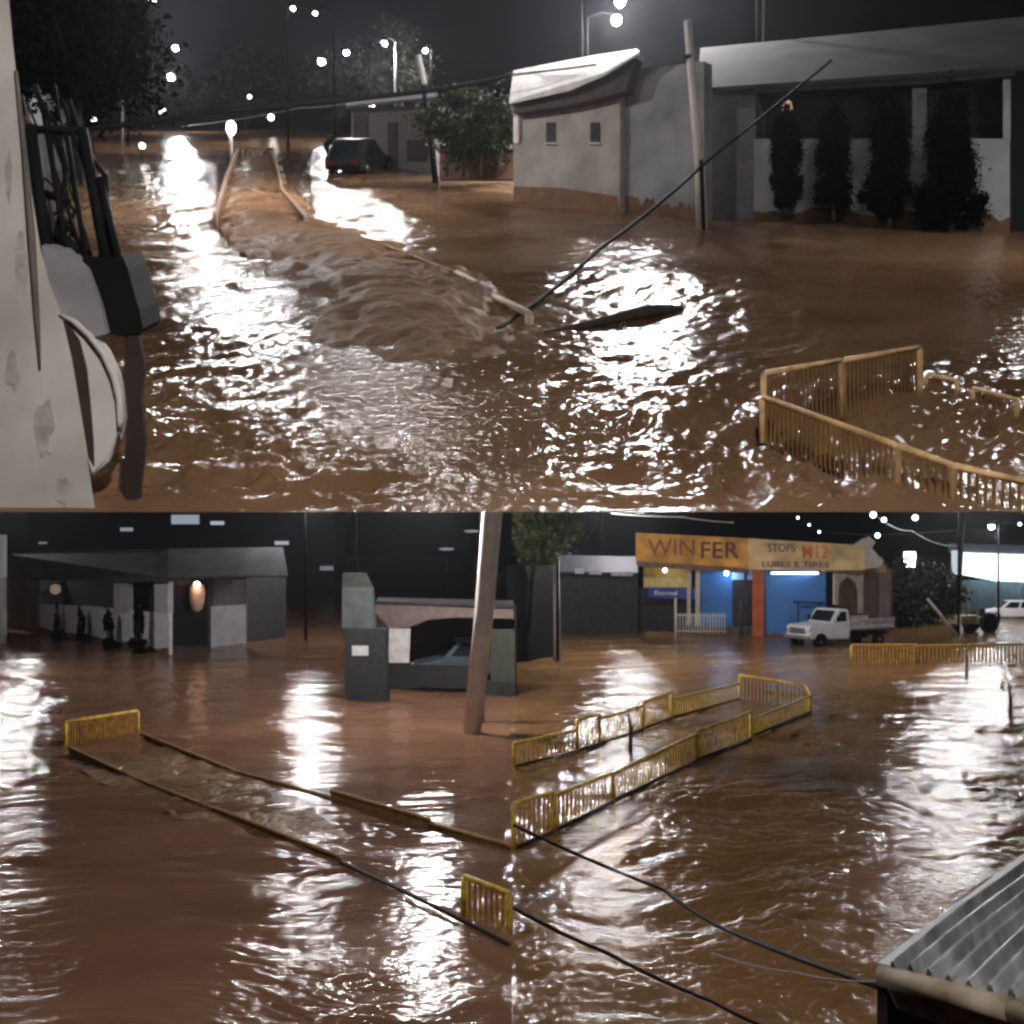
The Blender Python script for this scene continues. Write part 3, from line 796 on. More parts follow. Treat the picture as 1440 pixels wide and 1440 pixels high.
# veranda house seen again, its corner towards us
WA = Wall(L(40, 888), L(240, 922)); WB = Wall(L(240, 918), L(402, 897))
th = Thing('corner_house', 'long low house with a grey roof, white parapet and a warm lit doorway', 'house', WA.B)
th.add('wall', WA.rect(8, 812, 56, 900, 0, 3), M_dgrey)
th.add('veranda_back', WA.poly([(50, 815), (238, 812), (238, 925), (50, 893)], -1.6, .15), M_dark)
th.add('parapet', WA.poly([(52, 850), (120, 852), (200, 860), (238, 862), (238, 930), (52, 897)], 0, .18), mat('pale_parapet', (.62, .62, .63), .85, var=.2))
for x0, x1 in ((160, 180), (217, 236)):
    th.add('column', WA.rect(x0, 818, x1, 862, .03, .3), M_grey)
th.add('tide_line', WA.tide(52, 237, 890, 921, 9, .012, 6), M_tide)
th.add('fascia', WA.poly([(40, 811), (236, 812), (236, 818), (40, 816)], .6, .06), M_roofg)
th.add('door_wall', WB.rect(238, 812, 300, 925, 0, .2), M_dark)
th.add('door', WB.rect(243, 822, 292, 908, .04, .04), M_black)
th.add('side_wall', WB.poly([(297, 812), (348, 815), (348, 912), (297, 918)], -.02, 3), M_dgrey)
th.add('side_parapet', WB.poly([(297, 853), (346, 850), (346, 912), (297, 918)], .03, .06), M_grey)
th.add('dark_wing', WB.poly([(346, 800), (402, 800), (402, 900), (346, 908)], -.1, 3), M_dark)
D0 = WA.B.y
th.add('roof', MB().prism([WA.pt(6, 812, .6), WA.pt(236, 813, .6), P(236, 774, D0 + 6), P(10, 779, D0 + 12)], Vector((0, 0, .12))), M_roofg)
th.add('side_roof', MB().prism([P(236, 813, D0 - .5), P(405, 812, D0 + 3), P(398, 772, D0 + 8), P(236, 774, D0 + 6)], Vector((0, 0, .12))), M_roofg)
th.add('end_post', MB().tube([L(2, 905), P(2, 752, KL / 135)], .3, n=12), M_grey)
G_door = glow('warm_door_lantern', (1, .62, .4), 1.6)
th.add('door_lantern', MB().lathe([(.08, .75), (.38, .6), (.46, .2), (.4, -.35), (.28, -.75), (.06, -.9)], WB.pt(277, 838, .5), n=12), mat('lantern_paper', (.75, .5, .36), .8))
lb = th.add('lantern_bulb', MB().ball(WB.pt(277, 822, 1.0), .16), glow('warm_bulb', (1, .66, .42), 26))
th.add('wall_lantern', MB().lathe([(.06, .3), (.3, .2), (.32, -.2), (.08, -.36)], WA.pt(78, 828, .4), n=10), glow('dim_lantern', (1, .7, .5), .22))
for (x, yb, rw, bw), lab in zip([(80, 889, .16, .3), (114, 894, .2, .42), (153, 900, .24, .48), (195, 915, .3, .6)],
        ['slimmest dark shrub before the parapet of the corner house', 'second slim dark shrub from the left end of the corner house', 'dark shrub before the column of the corner house', 'stoutest dark shrub before the parapet of the corner house']):
    b = WA.pt(x, yb, .9)
    t_ = Thing('dark_shrub', lab, 'shrub', (b.x, b.y, 0), group='dark shrubs before the corner house')
    hh = (yb - 845) * b.y / F; b = Vector((b.x, b.y, 0))
    t_.add('stem', MB().tube([b - Vector((0, 0, .2)), b + Vector((0, 0, hh))], .08, n=6), M_bark)
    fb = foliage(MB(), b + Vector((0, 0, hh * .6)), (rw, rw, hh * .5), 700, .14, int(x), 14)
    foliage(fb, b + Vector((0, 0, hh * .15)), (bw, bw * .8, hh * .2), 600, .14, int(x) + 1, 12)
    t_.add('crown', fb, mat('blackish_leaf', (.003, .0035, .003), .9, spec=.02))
# dark apartment block far behind with lit windows
D = 118
th = Thing('apartment_block', 'dark far building with a few lit windows above the long low house', 'building', (P(240, 800, D).x, D, 0))
W = Wall((P(40, 800, D).x, D, 0), (P(470, 800, D).x, D, 0))
th.add('wall', W.rect(40, 700, 470, 850, 0, 8), mat('night_wall', (.02, .021, .026), .9))
for x0, y0, x1, y1, s in [(241, 724, 280, 737, .42), (296, 733, 315, 738, .6), (169, 742, 187, 747, .35), (54, 762, 66, 765, .2), (386, 761, 406, 766, .55), (450, 796, 469, 802, .22)]:
    wn = th.add('window_frame', W.rect(x0 - 1, y0 - 1, x1 + 1, y1 + 1, .05, .05), M_dark)
    th.add('window', W.rect(x0, y0, x1, y1, .09, .03), glow('lit_window_%d' % x0, (.75, .85, 1), s), parent=wn)
for x, y, lab in ((628, 772, 'faint lamp over the carport roof, lower left one of two'), (664, 747, 'faint lamp close to the leaning concrete pole, upper one of two')):
    p = P(x, y, 90)
    t_ = Thing('post_lamp', lab, 'lamp', (p.x, p.y, 0), group='faint lamps over the carport')
    t_.add('post', MB().tube([(p.x, p.y, 0), p], .04, n=6), M_darkmetal)
    t_.add('bulb', MB().ball(p, (.75, .2, .12)), glow('faint_bulb', (.85, .9, 1), .3))
# gate pillar
b = L(512, 985); D = b.y
W = Wall(P(480, 985, D), P(545, 985, D))
th = Thing('gate_pillar', 'two tone gate pillar with a dark base and a small white plate', 'pillar', b)
th.add('lower_block', W.poly([(484, 883), (541, 885), (545, 992), (486, 990)], 0, .9), mat('dark_block', (.03, .03, .033), .85))
th.add('shaft', W.poly([(481, 826), (522, 826), (526, 884), (481, 884)], -.12, .7), mat('green_grey_plaster', (.085, .1, .098), .85))
th.add('cap', W.poly([(482, 806), (512, 806), (522, 827), (481, 827)], -.15, .6), mat('dim_cap', (.05,.05,.045), .9))
th.add('plate', W.rect(495, 908, 518, 922, .03, .03), mat('white_plate', (.6, .62, .62), .5))
# carport with fascia, back wall, poster and a dark gate
D = 43.
W = Wall(P(528, 960, 41), P(724, 960, 39))
th = Thing('carport', 'flat roofed carport with a pinkish fascia behind the leaning pole', 'carport', W.A)
th.add('fascia', W.poly([(528, 848), (600, 850), (722, 855), (722, 870), (640, 868), (600, 872), (575, 882), (548, 884), (528, 862)], 0, .35), mat('pinkish_plaster', (.2, .15, .135), .85))
th.add('roof', MB().prism([W.pt(528, 848, .1), W.pt(722, 855, .1), W.pt(722, 847, -6), W.pt(532, 842, -6)], Vector((0, 0, .08))), M_dark)
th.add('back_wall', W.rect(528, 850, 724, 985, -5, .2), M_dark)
th.add('left_pier', W.poly([(529, 862), (545, 880), (548, 985), (532, 985)], -.05, .3), mat('dark_red_pier', (.05, .03, .03), .85))
th.add('gate', W.rect(548, 935, 674, 968, .1, .1), mat('dark_gate', (.03, .031, .03), .7))
th.add('side_wall', W.poly([(690, 885), (724, 885), (724, 960), (690, 958)], .2, .2), mat('greenish_wall', (.06, .066, .052), .85))
th.add('base_wall', W.poly([(682, 958), (724, 960), (724, 1040), (682, 1020)], .22, .3), M_dark)
po = W.poly([(547, 884), (577, 884), (575, 932), (546, 932)], .12, .03).build('poster', mat('white_sheet', (.7, .67, .66), .7), None, W.pt(560, 932, .1))
tag(po, 'white sheet of a poster hung on the dark carport front', 'poster')
p = W.pt(650, 962, -2.6)
th = Thing('parked_car', 'bluish grey car parked under the carport', 'car', (p.x, p.y, .15), R(195), local=True)
car(th, 4.2, 1.7, 1.75, mat('blue_grey_paint', (.1, .125, .15), .3))
# leaning concrete pole
b = L(664, 1028); D = b.y
th = Thing('utility_pole', 'thick pale leaning concrete pole in front of the carport', 'utility pole', b)
th.add('shaft', MB().tube([P(663, 1036, D), P(681, 860, D), P(692, 720, D), P(697, 640, D)], [.29, .3, .32, .32], n=16), M_bconc)
# railings
railing('yellow railing end with a raised top rail on the left island', [(L(92, 1047), L(194, 1031), (.66, .7))], M_yellow, spacing=.09, r=.05, bal_r=.035, base_bar=False, mpan=M_ochre)
M_mudrail = mat('mud_coated_paint', (.4, .23, .08), .7, var=.5, scale=4, dirt=(.24, .13, .06))
railing('mostly sunken ochre railing along the near side of the left island', [(L(97, 1062), L(182, 1094), (.22, .07)), (L(182, 1094), L(300, 1142), (.05, .08)), (L(300, 1142), L(478, 1214), (.1, .12))], M_mudrail, spacing=.13, r=.04, bal_r=.035, base_bar=False, posts=False, sheet=True)
railing('low muddy railing along the far side of the left island', [(L(198, 1036), L(330, 1086), (.1, .04)), (L(330, 1086), L(465, 1124), (.03, .05)), (L(465, 1124), L(605, 1162), (.2, .14)), (L(605, 1162), L(716, 1196), (.06, .1))], M_mudrail, spacing=.2, r=.045, bal_r=.03, base_bar=False, posts=False, sheet=True)
railing('bright yellow railing piece at the middle seam of the lower water', [(L(653, 1288), L(716, 1312), (.62, .6))], M_yellow, spacing=.12, r=.045, bal_r=.025, base_bar=False)
o = MB().tube([L(478, 1216) + Vector((0, 0, .06)), L(600, 1275) + Vector((0, 0, .07)), L(717, 1334) + Vector((0, 0, .06))], .03, n=6).build('sunken_bar', M_base, None, L(600, 1275))
tag(o, 'dark bare bar left of a broken railing in the bright water', 'bar')

# ================================================================== LOWER RIGHT VIEW
def rlamp(hx, hy, D, bx, label, lens=None, **k):
    h = P(hx, hy, D); X = (bx - CX) / F * D
    return lamp_post((X, D, 0), h, label, lens, group='street lamps along the level street', **k)
rlamp(886, 700, 72, 846, 'street lamp standing behind the dark house left of the shop', hr=.2, I=260)
rlamp(1394, 741, 76, 1404, 'white street lamp over the bright canopy at the right', hr=.22, I=170)
rlamp(1340, 700, 66, 1348, 'street lamp on the dark pole before the bright canopy', hr=.2, I=110)
# unseen lamps; those by the truck and over the water are added fill
rlamp(1330, 690, 46, 1520, 'unseen street lamp added across from the truck', hr=.2, I=150)
rlamp(850, 690, 50.6, 784, 'street lamp on an arm of the slim grey pole', hr=.2, I=280)
lamp_post((12, 15, 0), (5, 15, 8.9), 'unseen street lamp added high over the right water', hr=.2, I=48)
# ------------------------------------------------------------------ shop
W = Wall(L(900, 890), L(1215, 899))
th = Thing('shop', 'shop front with a wide yellow and cream sign over blue walls and an orange pillar', 'shop', W.A)
M_sign = mat('yellow_sign', (.6, .3, .04), .6, var=.55, scale=.9, detail=9)
M_sign2 = mat('cream_sign', (.6, .42, .2), .6, var=.4, scale=.9, detail=9)
M_blue = mat('blue_wall', (.05, .17, .45), .7, var=.2, scale=.6)
M_let = mat('dark_red_letters', (.12, .025, .02), .6)
M_leto = mat('orange_letters', (.65, .14, .03), .6)
M_letp = mat('purple_letters', (.07, .04, .07), .6)
s1 = th.add('sign_board', W.poly([(894, 749), (1052, 757), (1052, 799), (894, 789)], .6, .3), M_sign)
s2 = th.add('sign_board', W.poly([(1052, 757), (1216, 767), (1216, 802), (1052, 801)], .62, .3), M_sign2)
th.text('lettering', 'WIN', W.pt(945, 771, .64), W.yaw, 1.55, mat('brick_letters', (.3, .07, .025), .6), s1, sx=1.0)
th.text('lettering', 'FER', W.pt(1011, 775, .64), W.yaw, 1.55, M_let, s1, sx=1.05)
th.text('lettering', 'STOPS', W.pt(1099, 771, .66), W.yaw, .72, M_letp, s2, sx=.85)
th.text('lettering', 'M12', W.pt(1146, 777, .66), W.yaw, 1.2, M_leto, s2, sx=.78)
th.text('lettering', 'LUBES E TIRES', W.pt(1118, 794, .66), W.yaw, .5, M_letp, s2, sx=1.35)
M_orn = mat('ornament_plaster', (.4, .36, .33), .8)
orn = MB(); W.poly([(1200, 766), (1212, 758), (1222, 754), (1232, 762), (1226, 770), (1242, 790), (1238, 798), (1216, 800)], .6, .3, orn)
th.add('ornament', orn, M_orn)
th.add('lintel', W.poly([(894, 790), (1052, 800), (1052, 806), (896, 797)], .45, .4), M_brown)
yr = th.add('yellow_wall', W.rect(905, 796, 972, 826, -2.5, .15), mat('yellow_wall', (.62, .54, .25), .8))
bb = th.add('blue_band', W.poly([(912, 826), (985, 828), (985, 843), (912, 840)], -.8, .1), mat('deep_blue_band', (.03, .07, .35), .6))
th.text('lettering', 'Bernal', W.pt(936, 834, -.76), W.yaw, .42, mat('white_letters', (.8, .8, .82), .5), bb, sx=1.5)
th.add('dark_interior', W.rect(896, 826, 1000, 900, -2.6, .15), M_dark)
for x0, x1 in ((966, 971), (978, 984)):
    th.add('slim_column', W.rect(x0, 798, x1, 880, -.3, .15), mat('pale_column', (.5, .46, .38), .8))
th.add('side_wall', W.rect(984, 803, 1030, 885, -.7, .2), M_blue)
wn = th.add('upper_window', W.rect(1029, 799, 1062, 816, -.55, .1), mat('pale_blue_pane', (.35, .5, .75), .4))
th.add('frame', W.rect(1046, 799, 1050, 816, -.5, .06), mat('dark_blue_frame', (.02, .04, .15), .6), parent=wn)
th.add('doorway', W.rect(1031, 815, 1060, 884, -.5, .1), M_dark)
th.add('orange_pillar', W.rect(1058, 801, 1074, 898, .2, .5), mat('orange_paint', (.42, .1, .03), .7, var=.3, scale=1))
th.add('blue_shutter', W.rect(1074, 802, 1161, 898, -.1, .2), mat('blue_shutter', (.05, .17, .45), .6, var=.1, scale=1, stretch=(.2, .2, 9)))
th.add('back_block', W.rect(1161, 800, 1174, 898, -1.5, .2), mat('night_blue', (.03, .035, .06), .9))
th.add('plinth', W.rect(960, 882, 1060, 894, .1, .8), mat('wet_plinth', (.12, .09, .07), .7))
pb = MB().ball(W.pt(1022, 806, .05), .12); th.add('porch_light', pb, glow('blue_white_bulb', (.5, .75, 1), 130))
pb = MB().ball(W.pt(935, 802, -1.2), .12); th.add('room_light', pb, glow('yellow_bulb', (1, .85, .45), 45))
pb = MB().box(W.pt(1120, 806, .3), (3.2, .12, .1)); th.add('tube_light', pb, glow('shutter_tube', (.75, .87, 1), 9))
th.add('tide_line', W.tide(1074, 1160, 896, 898, 7, -.08, 7), M_tide)
# arched stone front
W2 = Wall(L(1166, 899), L(1256, 897))
th = Thing('arched_porch', 'dark porch with a pale pointed arch right of the blue shutter', 'porch', W2.A)
arch = [(1174, 850), (1174, 804), (1214, 804), (1214, 862), (1209, 862), (1209, 832), (1206, 820), (1193, 810), (1181, 820), (1179, 832), (1179, 850)]
th.add('arch', W2.poly(arch, -.6, .25), mat('arch_stone', (.42, .36, .3), .8))
th.add('back_wall', W2.rect(1160, 800, 1255, 900, -2.2, .2), mat('porch_brown', (.12, .085, .07), .85))
th.add('right_pier', W2.rect(1238, 800, 1252, 880, -1.2, .3), mat('grey_pier', (.2, .18, .17), .85))
th.add('lintel', W2.poly([(1160, 792), (1246, 794), (1246, 805), (1160, 804)], -.5, .4), M_sign2)
lb = MB().ball(W2.pt(1236, 790, -.2), (.28, .2, .35)); th.add('urn', lb, M_orn)
# fence of the shop
def picket(x0, x1, yb, yt, off, label):
    t_ = Thing('picket_fence', label, 'fence', W.pt(x0, yb, off))
    pk = MB(); x = x0
    while x <= x1:
        pk.tube([W.pt(x, yb, off), W.pt(x, yt, off)], .035, n=5); x += 4.2
    t_.add('pickets', pk, mat('pale_metal', (.55, .53, .5), .6))
    t_.add('rail', MB().tube([W.pt(x0, yt + 3, off), W.pt(x1, yt + 4, off)], .035, n=6).tube([W.pt(x0, yb - 5, off), W.pt(x1, yb - 4, off)], .035, n=6), mat('pale_metal', (.55, .53, .5), .6))
    t_.add('end_post', MB().tube([W.pt(x0 - 2, yb + 2, off), W.pt(x0 - 2, 841 if x0 < 960 else yt - 2, off)], .075, n=8), mat('pale_metal', (.55, .53, .5), .6))
picket(952, 1022, 892, 862, 1.4, 'pale picket fence with a tall end post before the shop')
o = Thing('bollard', 'dark thin post on a square foot before the shop doorway', 'post', W.pt(1042, 896, 1.2))
o.add('shaft', MB().tube([W.pt(1042, 896, 1.2), W.pt(1043, 845, 1.2)], .1, n=8), M_dark)
o.add('foot', MB().box(W.pt(1042, 892, 1.2), (.4, .4, .5), bev=.04), M_dark)
# blue rack leaning on the shutter
t_ = Thing('metal_rack', 'dark table like rack standing before the blue shutter', 'rack', W.pt(1122, 895, .8))
for x in (1122, 1152): t_.add('leg', MB().tube([W.pt(x, 896, .8), W.pt(x, 847, .8)], .07, n=6), mat('rack_blue', (.02, .04, .1), .6))
t_.add('top', MB().tube([W.pt(1116, 846, .8), W.pt(1160, 848, .8)], .09, n=6), mat('rack_blue', (.02, .04, .1), .6))
# ------------------------------------------------------------------ truck
p = L(1180, 907)
th = Thing('flatbed_truck', 'white flatbed truck with a long bonnet parked before the shop', 'truck', (p.x, p.y + .6, -.15), R(180 + 28), local=True)
# local frame: nose to +x
wd = 1.95
b = MB(); b.prism([Vector((x, -wd / 2, z)) for x, z in [(1.25, .62), (1.25, 1.52), (2.95, 1.4), (3.05, 1.3), (3.08, .62)]], Vector((0, wd, 0)))
bmesh.ops.bevel(b.bm, geom=list(b.bm.edges), offset=.07, segments=2, affect='EDGES'); th.add('bonnet', b, M_carw)
b = MB(); b.prism([Vector((x, -wd / 2, z)) for x, z in [(-.15, .55), (-.15, 1.6), (-.05, 2.3), (.75, 2.3), (1.3, 1.5), (1.3, .55)]], Vector((0, wd, 0)))
bmesh.ops.bevel(b.bm, geom=list(b.bm.edges), offset=.07, segments=2, affect='EDGES'); cabo = th.add('cab', b, M_carw)
for sy in (-1, 1):
    y = sy * (wd / 2 + .005)
    g = MB(); g.prism([Vector((.12, y, 1.58)), Vector((.98, y, 1.58)), Vector((.66, y, 2.16)), Vector((.16, y, 2.16))], Vector((0, -sy * .03, 0)))
    th.add('side_window', g, M_glass)
    d = MB(); d.prism([Vector((-.02, y, .75)), Vector((1.05, y, .75)), Vector((1.05, y, 1.5)), Vector((-.02, y, 1.5))], Vector((0, sy * .015, 0)))
    d = th.add('door', d, M_carw)
    th.add('handle', MB().box((.12, y + sy * .03, 1.36), (.16, .04, .04)), M_chrome, parent=d)
    th.add('headlight', MB().lathe([(.05, .06), (.13, .04), (.14, -.02)], (3.06, sy * .74, 1.08), n=14, rot=Matrix.Rotation(R(90), 3, 'Y')), mat('lamp_glass', (.6, .6, .6), .15))
    th.add('mirror', MB().box((1.0, sy * (wd / 2 + .2), 1.75), (.06, .2, .3), bev=.02), M_black)
ws = MB(); ws.prism([Vector((1.27, -.8, 1.6)), Vector((1.27, .8, 1.6)), Vector((.82, .74, 2.2)), Vector((.82, -.74, 2.2))], Vector((.03, 0, .022)))
th.add('windscreen', ws, M_glass)
gr = MB(); gr.box((3.085, 0, 1.08), (.05, 1.2, .34))
for k in range(5): gr.box((3.12, 0, .95 + k * .065), (.03, 1.2, .02))
th.add('grille', gr, mat('grille_grey', (.14, .14, .15), .5))
th.add('bumper', MB().box((3.16, 0, .72), (.16, wd + .05, .22), bev=.04), M_chrome)
bd = MB(); bd.box((-2.0, 0, 1.16), (3.7, 2.1, .14), bev=.02)
th.add('flatbed', bd, mat('weathered_white', (.5, .5, .52), .6))
for sy in (-1, 1):
    sb = MB()
    for z in (1.34, 1.5, 1.64): sb.box((-2.0, sy * 1.04, z), (3.7, .04, .11), bev=.01)
    for x in (-3.7, -2.6, -1.4, -.3): sb.box((x, sy * 1.01, 1.45), (.08, .06, .5))
    th.add('side_board', sb, mat('weathered_white', (.5, .5, .52), .6))
hb = MB()
for y in (-.9, -.45, 0, .45, .9): hb.tube([(-.2, y, 1.2), (-.2, y, 2.35)], .03, n=6)
hb.tube([(-.2, -.95, 2.35), (-.2, .95, 2.35)], .04, n=6)
th.add('headboard', hb, M_darkmetal)
ch = MB(); ch.box((-.6, .35, .75), (6.6, .1, .18)); ch.box((-.6, -.35, .75), (6.6, .1, .18)); ch.box((-1.3, .75, .72), (.9, .4, .36), bev=.05)
th.add('chassis', ch, M_black)
for sy in (-1, 1):
    arch = MB(); arch.lathe([(.45, -.02), (.52, 0), (.45, .02)], (2.2, sy * (wd / 2 + .012), .45), n=24, rot=Matrix.Rotation(R(90), 3, 'X'))
    th.add('wheel_arch', arch, M_black)
    th.add('indicator', MB().box((3.0, sy * .93, 1.2), (.1, .1, .1), bev=.02), mat('amber_glass', (.6, .25, .03), .2))
    th.add('tail_light', MB().box((-3.88, sy * .8, 1.0), (.06, .26, .12), bev=.02), mat('red_lamp_glass', (.25, .02, .02), .2))
th.add('step', MB().box((.5, -wd / 2 - .08, .48), (1.0, .22, .05)).box((.5, wd / 2 + .08, .48), (1.0, .22, .05)), M_black)
rot = Matrix.Rotation(R(90), 3, 'X')
for x in (2.2, -2.6):
    for sy in (-1, 1):
        t2 = MB(); t2.lathe([(.2, -.13), (.39, -.13), (.42, -.08), (.42, .08), (.39, .13), (.2, .13)], (x, sy * .86, .42), n=20, rot=rot)
        w_ = th.add('wheel', t2, M_black)
        rm = MB(); rm.lathe([(.06, -.15), (.2, -.12), (.22, .12), (.06, .15)], (x, sy * .86, .42), n=14, rot=rot)
        th.add('rim', rm, M_chrome, parent=w_)
for x, y, z, r_, lab in ((-1.0, .3, 1.42, .2, 'pale bundle lying behind the cab on the truck bed'), (-3.1, -.4, 1.4, .2, 'pale bundle lying at the tail of the truck bed')):
    q = th.o.matrix_basis @ Vector((x, y, z)) if False else Matrix.Rotation(R(208), 4, 'Z') @ Vector((x, y, z)) + Vector(th.o.location)
    bb_ = MB(); bb_.ball(q, (.45, .35, r_), 3)
    for v in bb_.bm.verts: v.co += Vector((math.sin(v.co.y * 9), 0, math.sin(v.co.x * 11))) * .05
    tag(bb_.build('bundle', mat('pale_cloth', (.5, .48, .46), .9), None, q), lab, 'bundle', 'bundles on the truck bed')
# ------------------------------------------------------------------ tractor
p = L(1370, 890)
th = Thing('tractor', 'small yellow tractor with one big dark wheel at the water edge', 'tractor', (p.x, p.y, 0), R(205), local=True)
M_tr = mat('faded_yellow_machine', (.3, .25, .15), .6, var=.4)
b = MB(); b.box((.75, 0, .95), (1.5, .6, .6), bev=.1); b.box((1.5, 0, .85), (.15, .62, .5), bev=.04); th.add('bonnet', b, M_tr)
b = MB(); b.box((-.4, 0, .85), (1.0, .8, .5), bev=.08); th.add('body', b, M_tr)
th.add('seat', MB().box((-.55, 0, 1.2), (.45, .45, .12), bev=.04).box((-.78, 0, 1.42), (.1, .45, .45), bev=.04), M_black)
th.add('steering_wheel', MB().lathe([(.16, -.015), (.2, 0), (.16, .015)], (.05, 0, 1.45), n=16, rot=Matrix.Rotation(R(35), 3, 'Y')), M_black)
th.add('exhaust', MB().tube([(1.0, .22, 1.2), (1.0, .22, 1.85)], .035, n=6), M_darkmetal)
for x, y, r_, wd_ in ((-.55, -.72, .74, .4), (-.55, .72, .74, .4), (1.25, -.55, .36, .2), (1.25, .55, .36, .2)):
    t2 = MB(); t2.lathe([(r_ * .5, -wd_ / 2), (r_ * .93, -wd_ / 2), (r_, -wd_ * .3), (r_, wd_ * .3), (r_ * .93, wd_ / 2), (r_ * .5, wd_ / 2)], (x, y, r_ - .05), n=24, rot=rot)
    w_ = th.add('wheel', t2, M_black)
    rm = MB(); rm.lathe([(.05, -wd_ * .45), (r_ * .5, -wd_ * .4), (r_ * .52, wd_ * .4), (.05, wd_ * .45)], (x, y, r_ - .05), n=16, rot=rot)
    th.add('rim', rm, M_tr, parent=w_)
# white car
p = L(1420, 869)
th = Thing('parked_car', 'white car parked under the bright canopy at the right edge', 'car', (p.x, p.y, -.1), R(172), local=True)
car(th, 4.3, 1.7, 1.55, M_carw)
# bright canopy building
D = 96
W3 = Wall((P(1336, 850, D).x, D, 0), (P(1460, 850, D - 3).x, D - 3, 0))
th = Thing('filling_station', 'brightly lit white canopy over a bluish wall at the right edge', 'building', W3.A)
th.add('lit_canopy', W3.poly([(1352, 777), (1440, 780), (1490, 783), (1490, 820), (1400, 817), (1352, 808)], .5, 3), glow('lit_canopy', (.93, .98, 1), 2.4))
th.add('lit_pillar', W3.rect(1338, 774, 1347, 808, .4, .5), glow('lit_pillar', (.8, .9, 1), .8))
th.add('roof', W3.poly([(1334, 764), (1490, 768), (1490, 782), (1334, 777)], .3, 6), mat('slate_blue_roof', (.16, .18, .25), .7))
th.add('wall', W3.rect(1352, 816, 1490, 856, -1, .3), mat('teal_wall', (.12, .2, .24), .8))
for x in (1360, 1400, 1436): th.add('pillar', W3.rect(x, 816, x + 4, 858, .3, .3), mat('pale_pillar', (.35, .4, .42), .7))
# flood lamp
p = P(1280, 787, 84)
th = Thing('flood_lamp', 'bluish white flood lamp on a post above the dark bushes', 'lamp', (p.x, 84, 0))
th.add('post', MB().tube([(p.x, 84, -.3), (p.x, 84, p.z - .3)], .07), M_darkmetal)
th.add('housing', MB().box((p.x, 84.3, p.z), (1.0, .3, 1.4), bev=.08), M_lamphead)
th.add('lens', MB().box((p.x, 84.1, p.z), (.85, .08, 1.2), bev=.03), glow('flood_lens', (.85, .95, 1), 60))
# dark bushes and pole at the right
for cx, cy, D, rad, lab, sd in ((1268, 840, 72, (2.2, 1.6, 2.6), 'dark bush under the flood lamp right of the porch', 51), (1312, 834, 76, (2.4, 1.6, 2.6), 'dark green bush between the flood lamp and the dark pole', 52)):
    c = P(cx, cy, D)
    tree('leafy_bush', lab, (c.x, D, 0), 0, rad, 4500, .2, sd, M_leafd, crown_c=c, category='bush', trunk_r=.1, clumps=34)
b = L(1345, 884)
th = Thing('utility_pole', 'dark pole in front of the bright canopy', 'utility pole', b)
th.add('shaft', MB().tube([b - Vector((0, 0, .3)), P(1352, 775, b.y), P(1358, 690, b.y)], [.16, .14, .11], n=10), M_darkmetal)
th.add('crossarm', MB().box(P(1357, 752, b.y), (1.6, .12, .12)), M_darkmetal)
a = L(1350, 896)
o = MB().tube([a - Vector((0, 0, .1)), P(1304, 842, a.y + .6)], [.1, .09], n=8).build('leaning_post', M_conc, None, a)
tag(o, 'pale broken post leaning to the left out of the water', 'post')
# ------------------------------------------------------------------ dark house, pole and tree at the left of this view
W4 = Wall((.12, 50.5, 0), (P(782, 930, 50.5).x, 52.5, 0))
th = Thing('dark_wall', 'black garden wall beside the pole under the lit leaves', 'wall', W4.A)
th.add('wall_face', W4.rect(722.5, 795, 783, 938, 0, .5), M_black)
W5 = Wall(L(785, 893), L(900, 889))
th = Thing('dark_house', 'black unlit house between the pole and the shop', 'house', W5.A)
th.add('wall', W5.rect(783, 806, 897, 900, 0, 4), M_dark)
th.add('roof', MB().prism([W5.pt(780, 806, .8), W5.pt(897, 808, .8), W5.pt(897, 785, -3), W5.pt(785, 783, -3)], Vector((0, 0, .12))), mat('dark_tiles', (.05, .05, .07), .7, scale=6))
for x0, y0, x1, y1 in ((809, 800, 821, 807), (829, 803, 846, 808), (860, 804, 890, 810)):
    th.add('pale_tile', W5.rect(x0, y0, x1, y1, .85, .05), mat('pale_tile', (.5, .5, .58), .5))
b = L(784, 930)
th = Thing('utility_pole', 'slim grey pole with foam at its foot under the lit leaves', 'utility pole', b)
th.add('shaft', MB().tube([b - Vector((0, 0, .3)), P(782, 800, b.y), P(779, 660, b.y)], [.2, .17, .13], n=12), mat('grey_pole', (.34, .33, .34), .85))
c = P(756, 728, 44)
tree('leafy_tree', 'tree with lit olive leaves hanging into the top of the lower right view', (P(738, 940, 53.5).x, 53.5, 0), 0, (1.8, 1.5, 1.9), 5600, .15, 61, mat('olive_leaf', (.06, .068, .018), .6, var=.5, scale=1.5), crown_c=c, trunk_r=.14, clumps=40, xmin=.06, bark=M_black)
